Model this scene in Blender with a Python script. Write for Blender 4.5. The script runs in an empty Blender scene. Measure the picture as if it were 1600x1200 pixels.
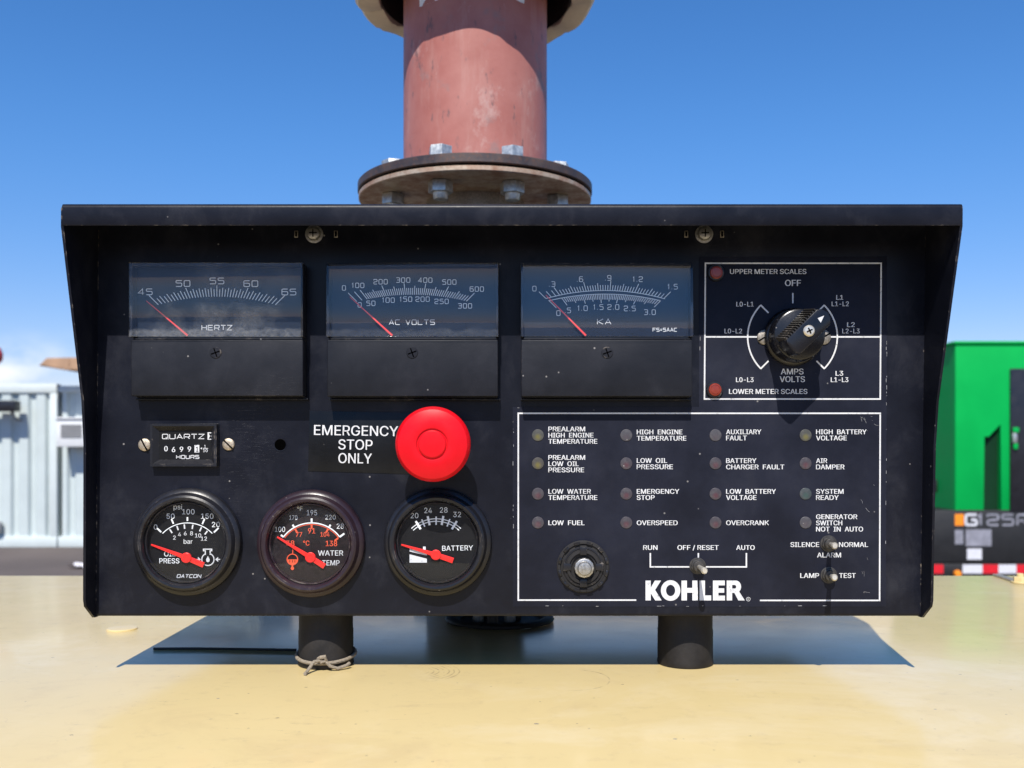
import bpy, bmesh, math, random
from mathutils import Vector, Matrix
random.seed(7)
S = bpy.context.scene
R = math.radians

# ------------------------------------------------------------------ camera, sky, sun, exposure
CAMZ = 1.60            # camera height over the yard
F = 1480.0             # focal length in photo pixels
D = 0.538              # distance to the panel face
K = F / D              # panel pixels per metre
HY = 696.0             # eye level in the photo
cam_d = bpy.data.cameras.new("camera")
cam = bpy.data.objects.new("camera", cam_d)
S.collection.objects.link(cam)
cam.location = (0, 0, CAMZ)
cam.rotation_euler = (R(90), 0, 0)
cam_d.sensor_width = 36
cam_d.lens = F / 1600 * 36
cam_d.shift_y = 96 / 1600
cam_d.clip_start = 0.02
cam_d.clip_end = 6000
cam_d.dof.use_dof = True
cam_d.dof.focus_distance = D - 0.006
cam_d.dof.aperture_fstop = 14
S.camera = cam

SUN = Vector((-0.127, -1.0, 1.265)).normalized()      # towards the sun
SUN_EL = math.asin(SUN.z)
SUN_AZ = math.atan2(SUN.x, SUN.y)
W = bpy.data.worlds.new("World")
S.world = W
W.use_nodes = True
wn = W.node_tree
wn.nodes.clear()
w_out = wn.nodes.new("ShaderNodeOutputWorld")
w_bg = wn.nodes.new("ShaderNodeBackground")
w_sky = wn.nodes.new("ShaderNodeTexSky")
w_sky.sky_type = 'NISHITA'
w_sky.sun_disc = False
w_sky.sun_elevation = SUN_EL
w_sky.sun_rotation = SUN_AZ
w_sky.altitude = 300
w_sky.air_density = 1.0
w_sky.dust_density = 0.1
w_sky.ozone_density = 3.0
w_bg.inputs['Strength'].default_value = 0.115
w_hs = wn.nodes.new("ShaderNodeHueSaturation")
w_hs.inputs['Saturation'].default_value = 1.26
wn.links.new(w_sky.outputs[0], w_hs.inputs['Color'])
# low cumulus near the horizon
w_tc = wn.nodes.new("ShaderNodeTexCoord")
w_mp = wn.nodes.new("ShaderNodeMapping"); w_mp.inputs['Scale'].default_value = (9, 9, 16)
w_nz = wn.nodes.new("ShaderNodeTexNoise"); w_nz.inputs['Scale'].default_value = 1.0; w_nz.inputs['Detail'].default_value = 7
w_sx = wn.nodes.new("ShaderNodeSeparateXYZ")
w_r1 = wn.nodes.new("ShaderNodeMapRange"); w_r1.inputs[1].default_value = 0.50; w_r1.inputs[2].default_value = 0.66
w_r2 = wn.nodes.new("ShaderNodeMapRange"); w_r2.interpolation_type = 'SMOOTHSTEP'
w_r2.inputs[1].default_value = 0.115; w_r2.inputs[2].default_value = 0.070
w_m = wn.nodes.new("ShaderNodeMath"); w_m.operation = 'MULTIPLY'
w_mix = wn.nodes.new("ShaderNodeMixRGB"); w_mix.inputs[2].default_value = (7.2, 7.4, 8.0, 1)
wn.links.new(w_tc.outputs['Generated'], w_mp.inputs[0]); wn.links.new(w_mp.outputs[0], w_nz.inputs['Vector'])
wn.links.new(w_tc.outputs['Generated'], w_sx.inputs[0])
wn.links.new(w_nz.outputs[0], w_r1.inputs[0]); wn.links.new(w_sx.outputs[2], w_r2.inputs[0])
wn.links.new(w_r1.outputs[0], w_m.inputs[0]); wn.links.new(w_r2.outputs[0], w_m.inputs[1])
w_side = wn.nodes.new("ShaderNodeMapRange"); w_side.inputs[1].default_value = -0.36; w_side.inputs[2].default_value = -0.46
w_m2 = wn.nodes.new("ShaderNodeMath"); w_m2.operation = 'MULTIPLY'
wn.links.new(w_sx.outputs[0], w_side.inputs[0]); wn.links.new(w_m.outputs[0], w_m2.inputs[0]); wn.links.new(w_side.outputs[0], w_m2.inputs[1])
# clear dry air: the pale band at the horizon is thin
w_el = wn.nodes.new("ShaderNodeMapRange"); w_el.interpolation_type = 'SMOOTHSTEP'; w_el.inputs[1].default_value = 0.0; w_el.inputs[2].default_value = 0.34
w_tint = wn.nodes.new("ShaderNodeMixRGB"); w_tint.inputs[1].default_value = (.86, .72, .86, 1); w_tint.inputs[2].default_value = (.90, .98, 1.13, 1)
w_mul = wn.nodes.new("ShaderNodeMixRGB"); w_mul.blend_type = 'MULTIPLY'; w_mul.inputs[0].default_value = 1
wn.links.new(w_sx.outputs[2], w_el.inputs[0]); wn.links.new(w_el.outputs[0], w_tint.inputs[0])
wn.links.new(w_hs.outputs[0], w_mul.inputs[1]); wn.links.new(w_tint.outputs[0], w_mul.inputs[2])
wn.links.new(w_m2.outputs[0], w_mix.inputs[0]); wn.links.new(w_mul.outputs[0], w_mix.inputs[1])
wn.links.new(w_mix.outputs[0], w_bg.inputs[0]); wn.links.new(w_bg.outputs[0], w_out.inputs[0])

sun_d = bpy.data.lights.new("sun", 'SUN')
sun_d.energy = 5.0
sun_d.angle = R(0.5)
sun_d.color = (1.0, 0.95, 0.87)
sun = bpy.data.objects.new("sun", sun_d)
S.collection.objects.link(sun)
sun.location = SUN * 20
sun.rotation_euler = (-SUN).to_track_quat('-Z', 'Y').to_euler()

S.view_settings.view_transform = 'Standard'
S.view_settings.look = 'None'
S.view_settings.exposure = 0.34
S.view_settings.gamma = 1
S.cycles.max_bounces = 10
S.cycles.transparent_max_bounces = 12

# ------------------------------------------------------------------ materials
class NT:
    """small helper around a material's node tree"""
    def __init__(self, name):
        self.m = bpy.data.materials.new(name); self.m.use_nodes = True
        self.t = self.m.node_tree; self.t.nodes.clear()
        self.out = self.n("OutputMaterial")
    def n(self, kind, **kw):
        nd = self.t.nodes.new("ShaderNode" + kind)
        for k, v in kw.items(): setattr(nd, k, v)
        return nd
    def l(self, a, b): self.t.links.new(a, b)
    def put(self, sock, v):
        if hasattr(v, 'is_output'): self.l(v, sock)
        elif isinstance(v, (tuple, list)) and len(v) == 3 and len(sock.default_value) == 4: sock.default_value = (*v, 1)
        else: sock.default_value = v
    def coord(self, kind='Object', scale=(1, 1, 1), loc=(0, 0, 0)):
        tc = self.n("TexCoord"); mp = self.n("Mapping")
        mp.inputs['Scale'].default_value = scale; mp.inputs['Location'].default_value = loc
        self.l(tc.outputs[kind], mp.inputs[0]); return mp.outputs[0]
    def world(self, scale=(1, 1, 1), loc=(0, 0, 0)):
        g = self.n("NewGeometry"); mp = self.n("Mapping")
        mp.inputs['Scale'].default_value = scale; mp.inputs['Location'].default_value = loc
        self.l(g.outputs['Position'], mp.inputs[0]); return mp.outputs[0]
    def noise(self, vec, scale, detail=5, rough=.55, dist=0.0):
        nd = self.n("TexNoise"); self.l(vec, nd.inputs['Vector'])
        nd.inputs['Scale'].default_value = scale; nd.inputs['Detail'].default_value = detail
        nd.inputs['Roughness'].default_value = rough; nd.inputs['Distortion'].default_value = dist
        return nd.outputs[0]
    def voro(self, vec, scale, rnd=1.0):
        nd = self.n("TexVoronoi"); self.l(vec, nd.inputs['Vector']); nd.inputs['Scale'].default_value = scale
        nd.inputs['Randomness'].default_value = rnd
        return nd
    def mr(self, v, a, b, c=0.0, d=1.0, smooth=False):
        nd = self.n("MapRange")
        if smooth: nd.interpolation_type = 'SMOOTHSTEP'
        self.put(nd.inputs[0], v)
        for i, q in enumerate((a, b, c, d)): nd.inputs[i + 1].default_value = q
        return nd.outputs[0]
    def math(self, op, a, b=0.0, c=0.0):
        nd = self.n("Math", operation=op); self.put(nd.inputs[0], a); self.put(nd.inputs[1], b); self.put(nd.inputs[2], c)
        return nd.outputs[0]
    def mix(self, f, a, b):
        nd = self.n("MixRGB"); self.put(nd.inputs[0], f); self.put(nd.inputs[1], a); self.put(nd.inputs[2], b)
        return nd.outputs[0]
    def sep(self, v):
        nd = self.n("SeparateXYZ"); self.l(v, nd.inputs[0]); return nd.outputs
    def bump(self, h, strength=.2, dist=.001):
        nd = self.n("Bump"); self.l(h, nd.inputs['Height']); nd.inputs['Strength'].default_value = strength
        nd.inputs['Distance'].default_value = dist; return nd.outputs[0]
    def pbr(self, col, rough=.5, metal=0.0, coat=0.0, coat_r=.1, spec=.5, normal=None):
        b = self.n("BsdfPrincipled")
        self.put(b.inputs['Base Color'], col); self.put(b.inputs['Roughness'], rough); self.put(b.inputs['Metallic'], metal)
        self.put(b.inputs['Coat Weight'], coat); b.inputs['Coat Roughness'].default_value = coat_r
        self.put(b.inputs['Specular IOR Level'], spec)
        if normal is not None: self.l(normal, b.inputs['Normal'])
        return b.outputs[0]
    def done(self, sh):
        self.l(sh, self.out.inputs[0]); return self.m
M = {}

def plain(name, col, rough=.5, metal=0.0, coat=0.0, var=.18, scale=60, spec=.5, bump=0.0):
    t = NT(name); p = t.world()
    n = t.noise(p, scale, 5, .6)
    dark = tuple(c * (1 - var) for c in col); lite = tuple(min(1, c * (1 + var)) for c in col)
    c = t.mix(t.mr(n, .3, .7), dark, lite)
    nm = t.bump(t.noise(p, scale * 6, 3), bump, .0005) if bump else None
    r = t.mr(n, .3, .7, max(0.02, rough - .06), min(1, rough + .08))
    M[name] = t.done(t.pbr(c, r, metal, coat, .12, spec, nm)); return M[name]

def black_paint(name, base, rough, dust=.5, edge=True, speck=.5, spec=.22):
    t = NT(name); p = t.world()
    big = t.noise(p, 22, 6, .65); fine = t.noise(p, 260, 4, .6)
    streak = t.noise(t.world((70, 60, 40)), 1.0, 6, .7, .6)
    c = t.mix(t.mr(big, .35, .7), tuple(x * .75 for x in base), tuple(x * 1.35 for x in base))
    film = t.math('MULTIPLY', t.mr(t.math('MULTIPLY', big, streak), .25, .46), dust)
    c = t.mix(film, c, (.030, .031, .039))
    # pale specks of dust and small chips
    v = t.voro(p, 150); d = v.outputs['Distance']
    cs = t.sep(v.outputs['Color'])
    sp = t.math('MULTIPLY', t.mr(d, .10, .05), t.math('GREATER_THAN', cs[0], .86))
    sp = t.math('MULTIPLY', sp, speck)
    c = t.mix(sp, c, (.42, .40, .38))
    # thin scratches
    w = t.noise(t.world((60, 60, 900), (3, 0, 1)), 1.0, 2, .5, .4)
    sc = t.math('MULTIPLY', t.mr(t.math('ABSOLUTE', t.math('SUBTRACT', w, .5)), .004, .0), t.mr(t.noise(p, 9, 3), .60, .70))
    c = t.mix(t.math('MULTIPLY', sc, .35), c, (.25, .25, .26))
    rr = t.mr(big, .3, .7, rough - .08, rough + .10)
    if edge:
        bv = t.n("Bevel"); bv.samples = 6; bv.inputs[0].default_value = .0011
        g = t.n("NewGeometry")
        dp = t.n("VectorMath", operation='DOT_PRODUCT'); t.l(bv.outputs[0], dp.inputs[0]); t.l(g.outputs['Normal'], dp.inputs[1])
        e = t.mr(dp.outputs['Value'], .985, .86)
        e = t.math('MULTIPLY', e, t.mr(t.math('ADD', fine, t.math('MULTIPLY', big, .9)), 1.02, 1.20))
        c = t.mix(t.math('MULTIPLY', e, .85), c, (.26, .22, .18))
        rr = t.mix(e, rr, (.6, .6, .6))
    nm = t.bump(t.noise(p, 900, 3), .10, .0004)
    M[name] = t.done(t.pbr(c, rr, 0, 0, .1, spec, nm)); return M[name]

black_paint('panel_paint', (.0070, .0080, .0140), .36, .55, spec=.18)
black_paint('plate_film', (.0125, .0142, .0245), .50, .28, False, .4, .12)
black_paint('label_film', (.006, .0065, .008), .28, .2, False, .2)
black_paint('meter_plastic', (.0105, .0115, .0165), .48, .35, True, .5)
black_paint('bezel_plastic', (.010, .010, .013), .30, .3, True, .3, .4)
black_paint('bezel_plum', (.020, .011, .016), .30, .3, True, .3, .4)
black_paint('sunlit_rib', (.030, .027, .024), .4, .6, True, .6, .4)  # knob plastic made lighter and browner, sunlight on the ribs put into colour
black_paint('knob_plastic', (.007, .007, .009), .26, .2, True, .6, .45)
plain('black_rubber', (.012, .012, .012), .6)
plain('dark_void', (.001, .001, .001), .9, spec=0.0)  # black paint for the dark inside of the hole and screw slots
plain('post_paint', (.017, .015, .014), .55, 0, 0, .4, 90, .25, .25)
def worn_print(name, col):
    t = NT(name); p = t.world()
    c = t.mix(t.mr(t.noise(p, 35, 5, .65), .35, .75), col, tuple(x * .80 for x in col))
    c = t.mix(t.mr(t.noise(p, 520, 5, .75), .58, .70, 0, .75), c, (.10, .105, .12))
    M[name] = t.done(t.pbr(c, .5, 0, 0, .1, .3))
worn_print('print_white', (.66, .665, .68))
plain('print_grey', (.80, .82, .84), .5, var=.06, scale=300)
plain('edge_scuff', (.30, .30, .31), .7, var=.3, scale=400)
plain('print_orange', (.75, .09, .03), .5, var=.05)
plain('meter_dial', (.007, .011, .020), .5, var=.2, scale=80, spec=.2)
plain('gauge_dial', (.005, .005, .006), .55, var=.3, scale=200, spec=.2)
plain('plum_dial', (.013, .008, .009), .55, var=.6, scale=260, spec=.2)
plain('needle_red', (.85, .02, .015), .35, var=.04)
plain('needle_coral', (.85, .06, .05), .4, var=.04)
plain('stop_red', (.60, .004, .011), .36, 0, 0, .05, 120, .22)
plain('lamp_red', (.20, .022, .007), .3, 0, .3, .12, 300)
plain('steel', (.40, .39, .37), .38, .9, 0, .25, 700, .5, .2)
plain('dull_steel', (.30, .27, .23), .5, .8, 0, .35, 700, .5, .3)
plain('brassy_steel', (.45, .38, .29), .45, .7, 0, .3, 900, .5, .3)
plain('zinc', (.48, .49, .47), .42, .75, 0, .35, 260, .5, .2)
plain('bright_steel', (.66, .62, .54), .3, .6, 0, .1, 300)
plain('bush_steel', (.045, .042, .04), .5, .3, 0, .3, 500)
plain('number_wheel', (.006, .006, .007), .5, spec=.2)

def glassy(name, dust_lo, dust_hi, dust_amt, refl=1.0, band=None, rough=0.02):
    """clear acrylic: what shines back by fresnel, a film of dust, else straight through"""
    t = NT(name); p = t.world()
    tr = t.n("BsdfTransparent"); tr.inputs[0].default_value = (.97, .98, .99, 1)
    gl = t.n("BsdfGlossy"); gl.inputs['Roughness'].default_value = rough; gl.inputs[0].default_value = (1, 1, 1, 1)
    lw = t.n("LayerWeight"); fc = t.math('POWER', lw.outputs['Facing'], 5.0)      # same from both sides of the sheet
    f = t.math('MINIMUM', t.math('MULTIPLY', t.math('ADD', t.math('MULTIPLY', fc, .96), .04), refl), 1.0)
    mx = t.n("MixShader"); t.l(f, mx.inputs[0]); t.l(tr.outputs[0], mx.inputs[1]); t.l(gl.outputs[0], mx.inputs[2])
    df = t.n("BsdfDiffuse"); df.inputs[0].default_value = (.30, .31, .33, 1)
    cloud = t.mr(t.noise(p, 26, 6, .7), dust_lo, dust_hi)
    grit = t.mr(t.noise(p, 1300, 2, .6), .52, .72)
    dust = t.math('MULTIPLY', t.math('ADD', t.math('MULTIPLY', cloud, .5), t.math('MULTIPLY', t.math('MULTIPLY', cloud, grit), 1.2)), dust_amt)
    if band is not None:       # ragged line of settled dust along the lower edge of the window
        z = t.sep(p)[2]
        jit = t.math('MULTIPLY', t.math('SUBTRACT', t.noise(p, 130, 5, .75), .5), .008)
        zz = t.math('ADD', z, jit)
        b = t.math('MULTIPLY', t.mr(zz, band, band - .0016), t.mr(t.noise(p, 420, 4, .7), .30, .75))
        dust = t.math('ADD', dust, t.math('MULTIPLY', b, dust_amt))
    dust = t.math('MINIMUM', dust, .9)
    m2 = t.n("MixShader"); t.l(dust, m2.inputs[0]); t.l(mx.outputs[0], m2.inputs[1]); t.l(df.outputs[0], m2.inputs[2])
    M[name] = t.done(m2.outputs[0])
band_z = CAMZ + (HY - 512) / 1.025 / K
glassy('lens_dusty', .48, .80, .28, .85, band_z)
glassy('lens_hazy', .50, .95, .09, .9, band_z - .0005)
glassy('lens_clear', .60, 1.0, .04, 1.0, None)
glassy('gauge_glass', .52, .85, .05, .6)
glassy('gauge_glass_dirty', .48, .75, .10, .6)

def led(name, rim, core):
    t = NT(name); p = t.coord('Object', (1, 1, 1), (0, 0, .0010))
    ln = t.n("VectorMath", operation='LENGTH'); t.l(p, ln.inputs[0])
    c = t.mix(t.mr(ln.outputs['Value'], .0026, .0006, 0, 1, True), rim, core)
    c = t.mix(t.mr(t.noise(t.world(), 500, 4), .45, .75, 0, .3), c, (.13, .125, .125))
    v = t.voro(t.world(), 520); cs = t.sep(v.outputs['Color'])
    c = t.mix(t.math('MULTIPLY', t.mr(v.outputs['Distance'], .16, .08), t.math('GREATER_THAN', cs[0], .86)), c, (.6, .58, .55))
    M[name] = t.done(t.pbr(c, .42, 0, .15, .3, .4))
led('led_yellow', (.055, .055, .048), (.12, .108, .03))
led('led_amber', (.055, .05, .042), (.13, .11, .03))
led('led_red', (.046, .040, .048), (.075, .030, .04))
led('led_clear', (.055, .052, .060), (.06, .05, .06))
led('led_green', (.038, .048, .052), (.035, .065, .06))

# cream enclosure paint with scuffs and stains
def cream():
    t = NT('cream_paint'); p = t.world()
    a = t.noise(p, 5, 5, .6); b = t.noise(p, 40, 6, .7); st = t.noise(t.world((26, 12, 1)), 1, 6, .7)
    c = t.mix(t.mr(a, .3, .7), (.60, .47, .225), (.65, .515, .255))
    c = t.mix(t.mr(b, .45, .8, 0, .30), c, (.62, .47, .215))
    c = t.mix(t.mr(st, .55, .8, 0, .35), c, (.72, .59, .34))
    # sparse dark specks
    v = t.voro(t.world((1, 1.6, 1)), 46); cs = t.sep(v.outputs['Color'])
    sp = t.math('MULTIPLY', t.mr(t.math('SUBTRACT', v.outputs['Distance'], t.math('MULTIPLY', cs[2], .05)), .022, .010), t.math('GREATER_THAN', cs[0], .78))
    c = t.mix(t.math('MULTIPLY', sp, .8), c, (.12, .09, .07))
    v2 = t.voro(p, 130); cs2 = t.sep(v2.outputs['Color'])
    sp2 = t.math('MULTIPLY', t.mr(v2.outputs['Distance'], .10, .04), t.math('GREATER_THAN', cs2[1], .82))
    c = t.mix(t.math('MULTIPLY', sp2, .8), c, (.22, .17, .12))
    # swirled scuffs: rings about two rubbed spots
    for (cx, cy, r0, r1) in ((-.055, .548, .006, .026), (.030, .53, .022, .026)):
        q = t.world((1, 1, 0), (-cx, -cy, 0)); ln = t.n("VectorMath", operation='LENGTH'); t.l(q, ln.inputs[0])
        d = t.math('ADD', ln.outputs['Value'], t.math('MULTIPLY', t.math('SUBTRACT', b, .5), .003))
        ring = t.math('MULTIPLY', t.mr(d, r0, r0 + .001), t.mr(d, r1, r1 - .001))
        wv = t.mr(t.math('SINE', t.math('MULTIPLY', d, 2100)), .4, 1.0)
        half = t.mr(t.sep(q)[0], -.004, .012)
        k = t.math('MULTIPLY', t.math('MULTIPLY', ring, wv), t.math('MULTIPLY', half, t.mr(t.noise(p, 170, 4), .40, .65)))
        c = t.mix(t.math('MULTIPLY', k, .85), c, (.22, .16, .10))
    # fine dark scratches
    w = t.noise(t.world((12, 60, 1), (0, 3, 0)), 1.0, 3, .5, .8)
    sc = t.math('MULTIPLY', t.mr(t.math('ABSOLUTE', t.math('SUBTRACT', w, .5)), .004, .0), t.mr(t.noise(p, 14, 3), .50, .62))
    c = t.mix(t.math('MULTIPLY', sc, .75), c, (.36, .28, .18))
    sm = t.noise(t.world((13, 19, 1), (2, 1, 0)), 1.0, 7, .72, .8)
    c = t.mix(t.mr(sm, .52, .70, 0, .40), c, (.52, .39, .20))
    dz = t.noise(p, 85, 6, .75)
    c = t.mix(t.mr(dz, .56, .74, 0, .5), c, (.46, .35, .19))
    sm2 = t.noise(t.world((8, 13, 1), (7, 4, 0)), 1.0, 7, .68, .6)
    c = t.mix(t.mr(sm2, .54, .70, 0, .45), c, (.69, .585, .38))
    for (sx_, sy_, sr_) in ((.0115, .4454, .0014), (.0727, .4224, .0011), (-.152, .49, .0010), (.21, .47, .0009)):
        q = t.world((1, 1.25, 0), (-sx_, -sy_ * 1.25, 0)); ln = t.n("VectorMath", operation='LENGTH'); t.l(q, ln.inputs[0])
        c = t.mix(t.mr(ln.outputs['Value'], sr_, sr_ * .7, 0, .85), c, (.20, .18, .17))
    rr = t.mr(t.math('ADD', t.math('MULTIPLY', b, .5), t.math('MULTIPLY', sm, .5)), .35, .65, .10, .20)
    nm = t.bump(t.noise(p, 30, 3), .03, .002)
    M['cream_paint'] = t.done(t.pbr(c, .5, 0, .52, .09, .25, nm))
    bs = [n for n in M['cream_paint'].node_tree.nodes if n.type == 'BSDF_PRINCIPLED'][0]
    t.l(rr, bs.inputs['Coat Roughness'])
cream()

def pipe_primer():
    t = NT('pipe_primer'); p = t.world()
    a = t.noise(p, 28, 6, .6); b = t.noise(t.world((60, 60, 10)), 1, 6, .7)
    c = t.mix(t.mr(a, .3, .75), (.33, .110, .088), (.42, .175, .145))
    c = t.mix(t.mr(b, .52, .75, 0, .5), c, (.45, .26, .22))
    pt = t.noise(t.world((22, 22, 16), (4, 0, 2)), 1, 7, .72)
    c = t.mix(t.mr(pt, .58, .70, 0, .65), c, (.52, .37, .33))
    v = t.noise(t.world((110, 110, 40)), 1, 4, .65)
    c = t.mix(t.mr(v, .60, .67, 0, .75), c, (.13, .085, .085))
    g = t.noise(p, 45, 2, .5)
    c = t.mix(t.mr(t.noise(p, 30, 4, .6), .60, .70, 0, .7), c, (.24, .175, .165))
    M['pipe_primer'] = t.done(t.pbr(c, .5, 0, 0, .1, .35, t.bump(t.noise(p, 300, 4), .12, .0006)))
pipe_primer()
def rusty(name, c0, c1, metal=.4):
    t = NT(name); p = t.world()
    a = t.noise(p, 60, 6, .65); b = t.noise(p, 300, 4, .6)
    c = t.mix(t.mr(a, .35, .65), c0, c1)
    c = t.mix(t.mr(b, .5, .75, 0, .5), c, (.20, .085, .045))
    M[name] = t.done(t.pbr(c, t.mr(a, .3, .7, .4, .75), metal, 0, .1, .4, t.bump(b, .25, .0008)))
rusty('flange_dark', (.055, .045, .048), (.10, .075, .07))
rusty('flange_bare', (.50, .41, .31), (.30, .17, .115), .35)
plain('blanket_cream', (.70, .63, .52), .85, var=.15, scale=40, bump=.4)
plain('gap_black', (.010, .009, .010), .8)  # near-black for the holder's gaps, the flange joint and the skirt inside
plain('sticker_white', (.75, .75, .76), .5)
plain('twine', (.24, .20, .15), .9, var=.35, scale=900, bump=.5)
plain('container_paint', (.48, .54, .535), .55, var=.05, scale=3)
plain('rail_paint', (.55, .605, .60), .5, var=.05, scale=4)
plain('appliance_white', (.64, .65, .65), .5, var=.04, scale=8)
plain('grille_grey', (.26, .26, .26), .6, var=.1, scale=30)
plain('shiny_black', (.012, .012, .016), .3, var=.2, scale=9)
plain('matt_black', (.010, .010, .011), .55, var=.2, scale=9)
plain('board_tan', (.33, .20, .12), .8, var=.2, scale=6)
plain('beacon_red', (.55, .03, .03), .35)
plain('green_paint', (.001, .345, .064), .5, var=.07, scale=2, spec=.1)
plain('recess_shade', (.002, .030, .010), .6, var=.1, scale=3, spec=.2)  # green darkened to paint the shade inside the intake
plain('decal_orange', (.85, .25, .01), .5)
plain('decal_grey', (.25, .25, .29), .5, var=.3, scale=9)
plain('tape_red', (.62, .01, .02), .4)
plain('tape_white', (.62, .62, .66), .4)
plain('paper', (.75, .72, .74), .8)

def asphalt():
    t = NT('asphalt'); p = t.world()
    a = t.noise(p, .6, 6, .6); b = t.noise(p, 60, 4, .7)
    c = t.mix(t.mr(a, .3, .7), (.085, .070, .066), (.12, .098, .090))
    c = t.mix(t.mr(b, .55, .8, 0, .5), c, (.19, .165, .155))
    M['asphalt'] = t.done(t.pbr(c, .9, 0, 0, .1, .25, t.bump(b, .4, .01)))
asphalt()

# ------------------------------------------------------------------ mesh helpers
FONT = None
try:
    FONT = bpy.data.fonts.load(bpy.utils.system_resource('DATAFILES', path='fonts') + '/Inter.woff2')
except Exception:
    FONT = None

def panel_map(p): return (p[0] / K, -p[2] / K, p[1] / K)      # right, up, outwards in panel pixels
def facade_map(p): return (p[0], -p[2], p[1])                 # right, up, outwards in metres
def world_map(p): return p
VPX = 800.0
def L(px, py, w=0.0):
    """photo pixel of a point standing w panel pixels proud of the face -> panel coordinates"""
    s = F / (F - w)
    return ((px - VPX) / s, (HY - py) / s, w)

def arc_pts(cx, cy, r, a0, a1, n=24):
    return [(cx + r * math.cos(R(a0 + (a1 - a0) * i / n)), cy + r * math.sin(R(a0 + (a1 - a0) * i / n))) for i in range(n + 1)]

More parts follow.
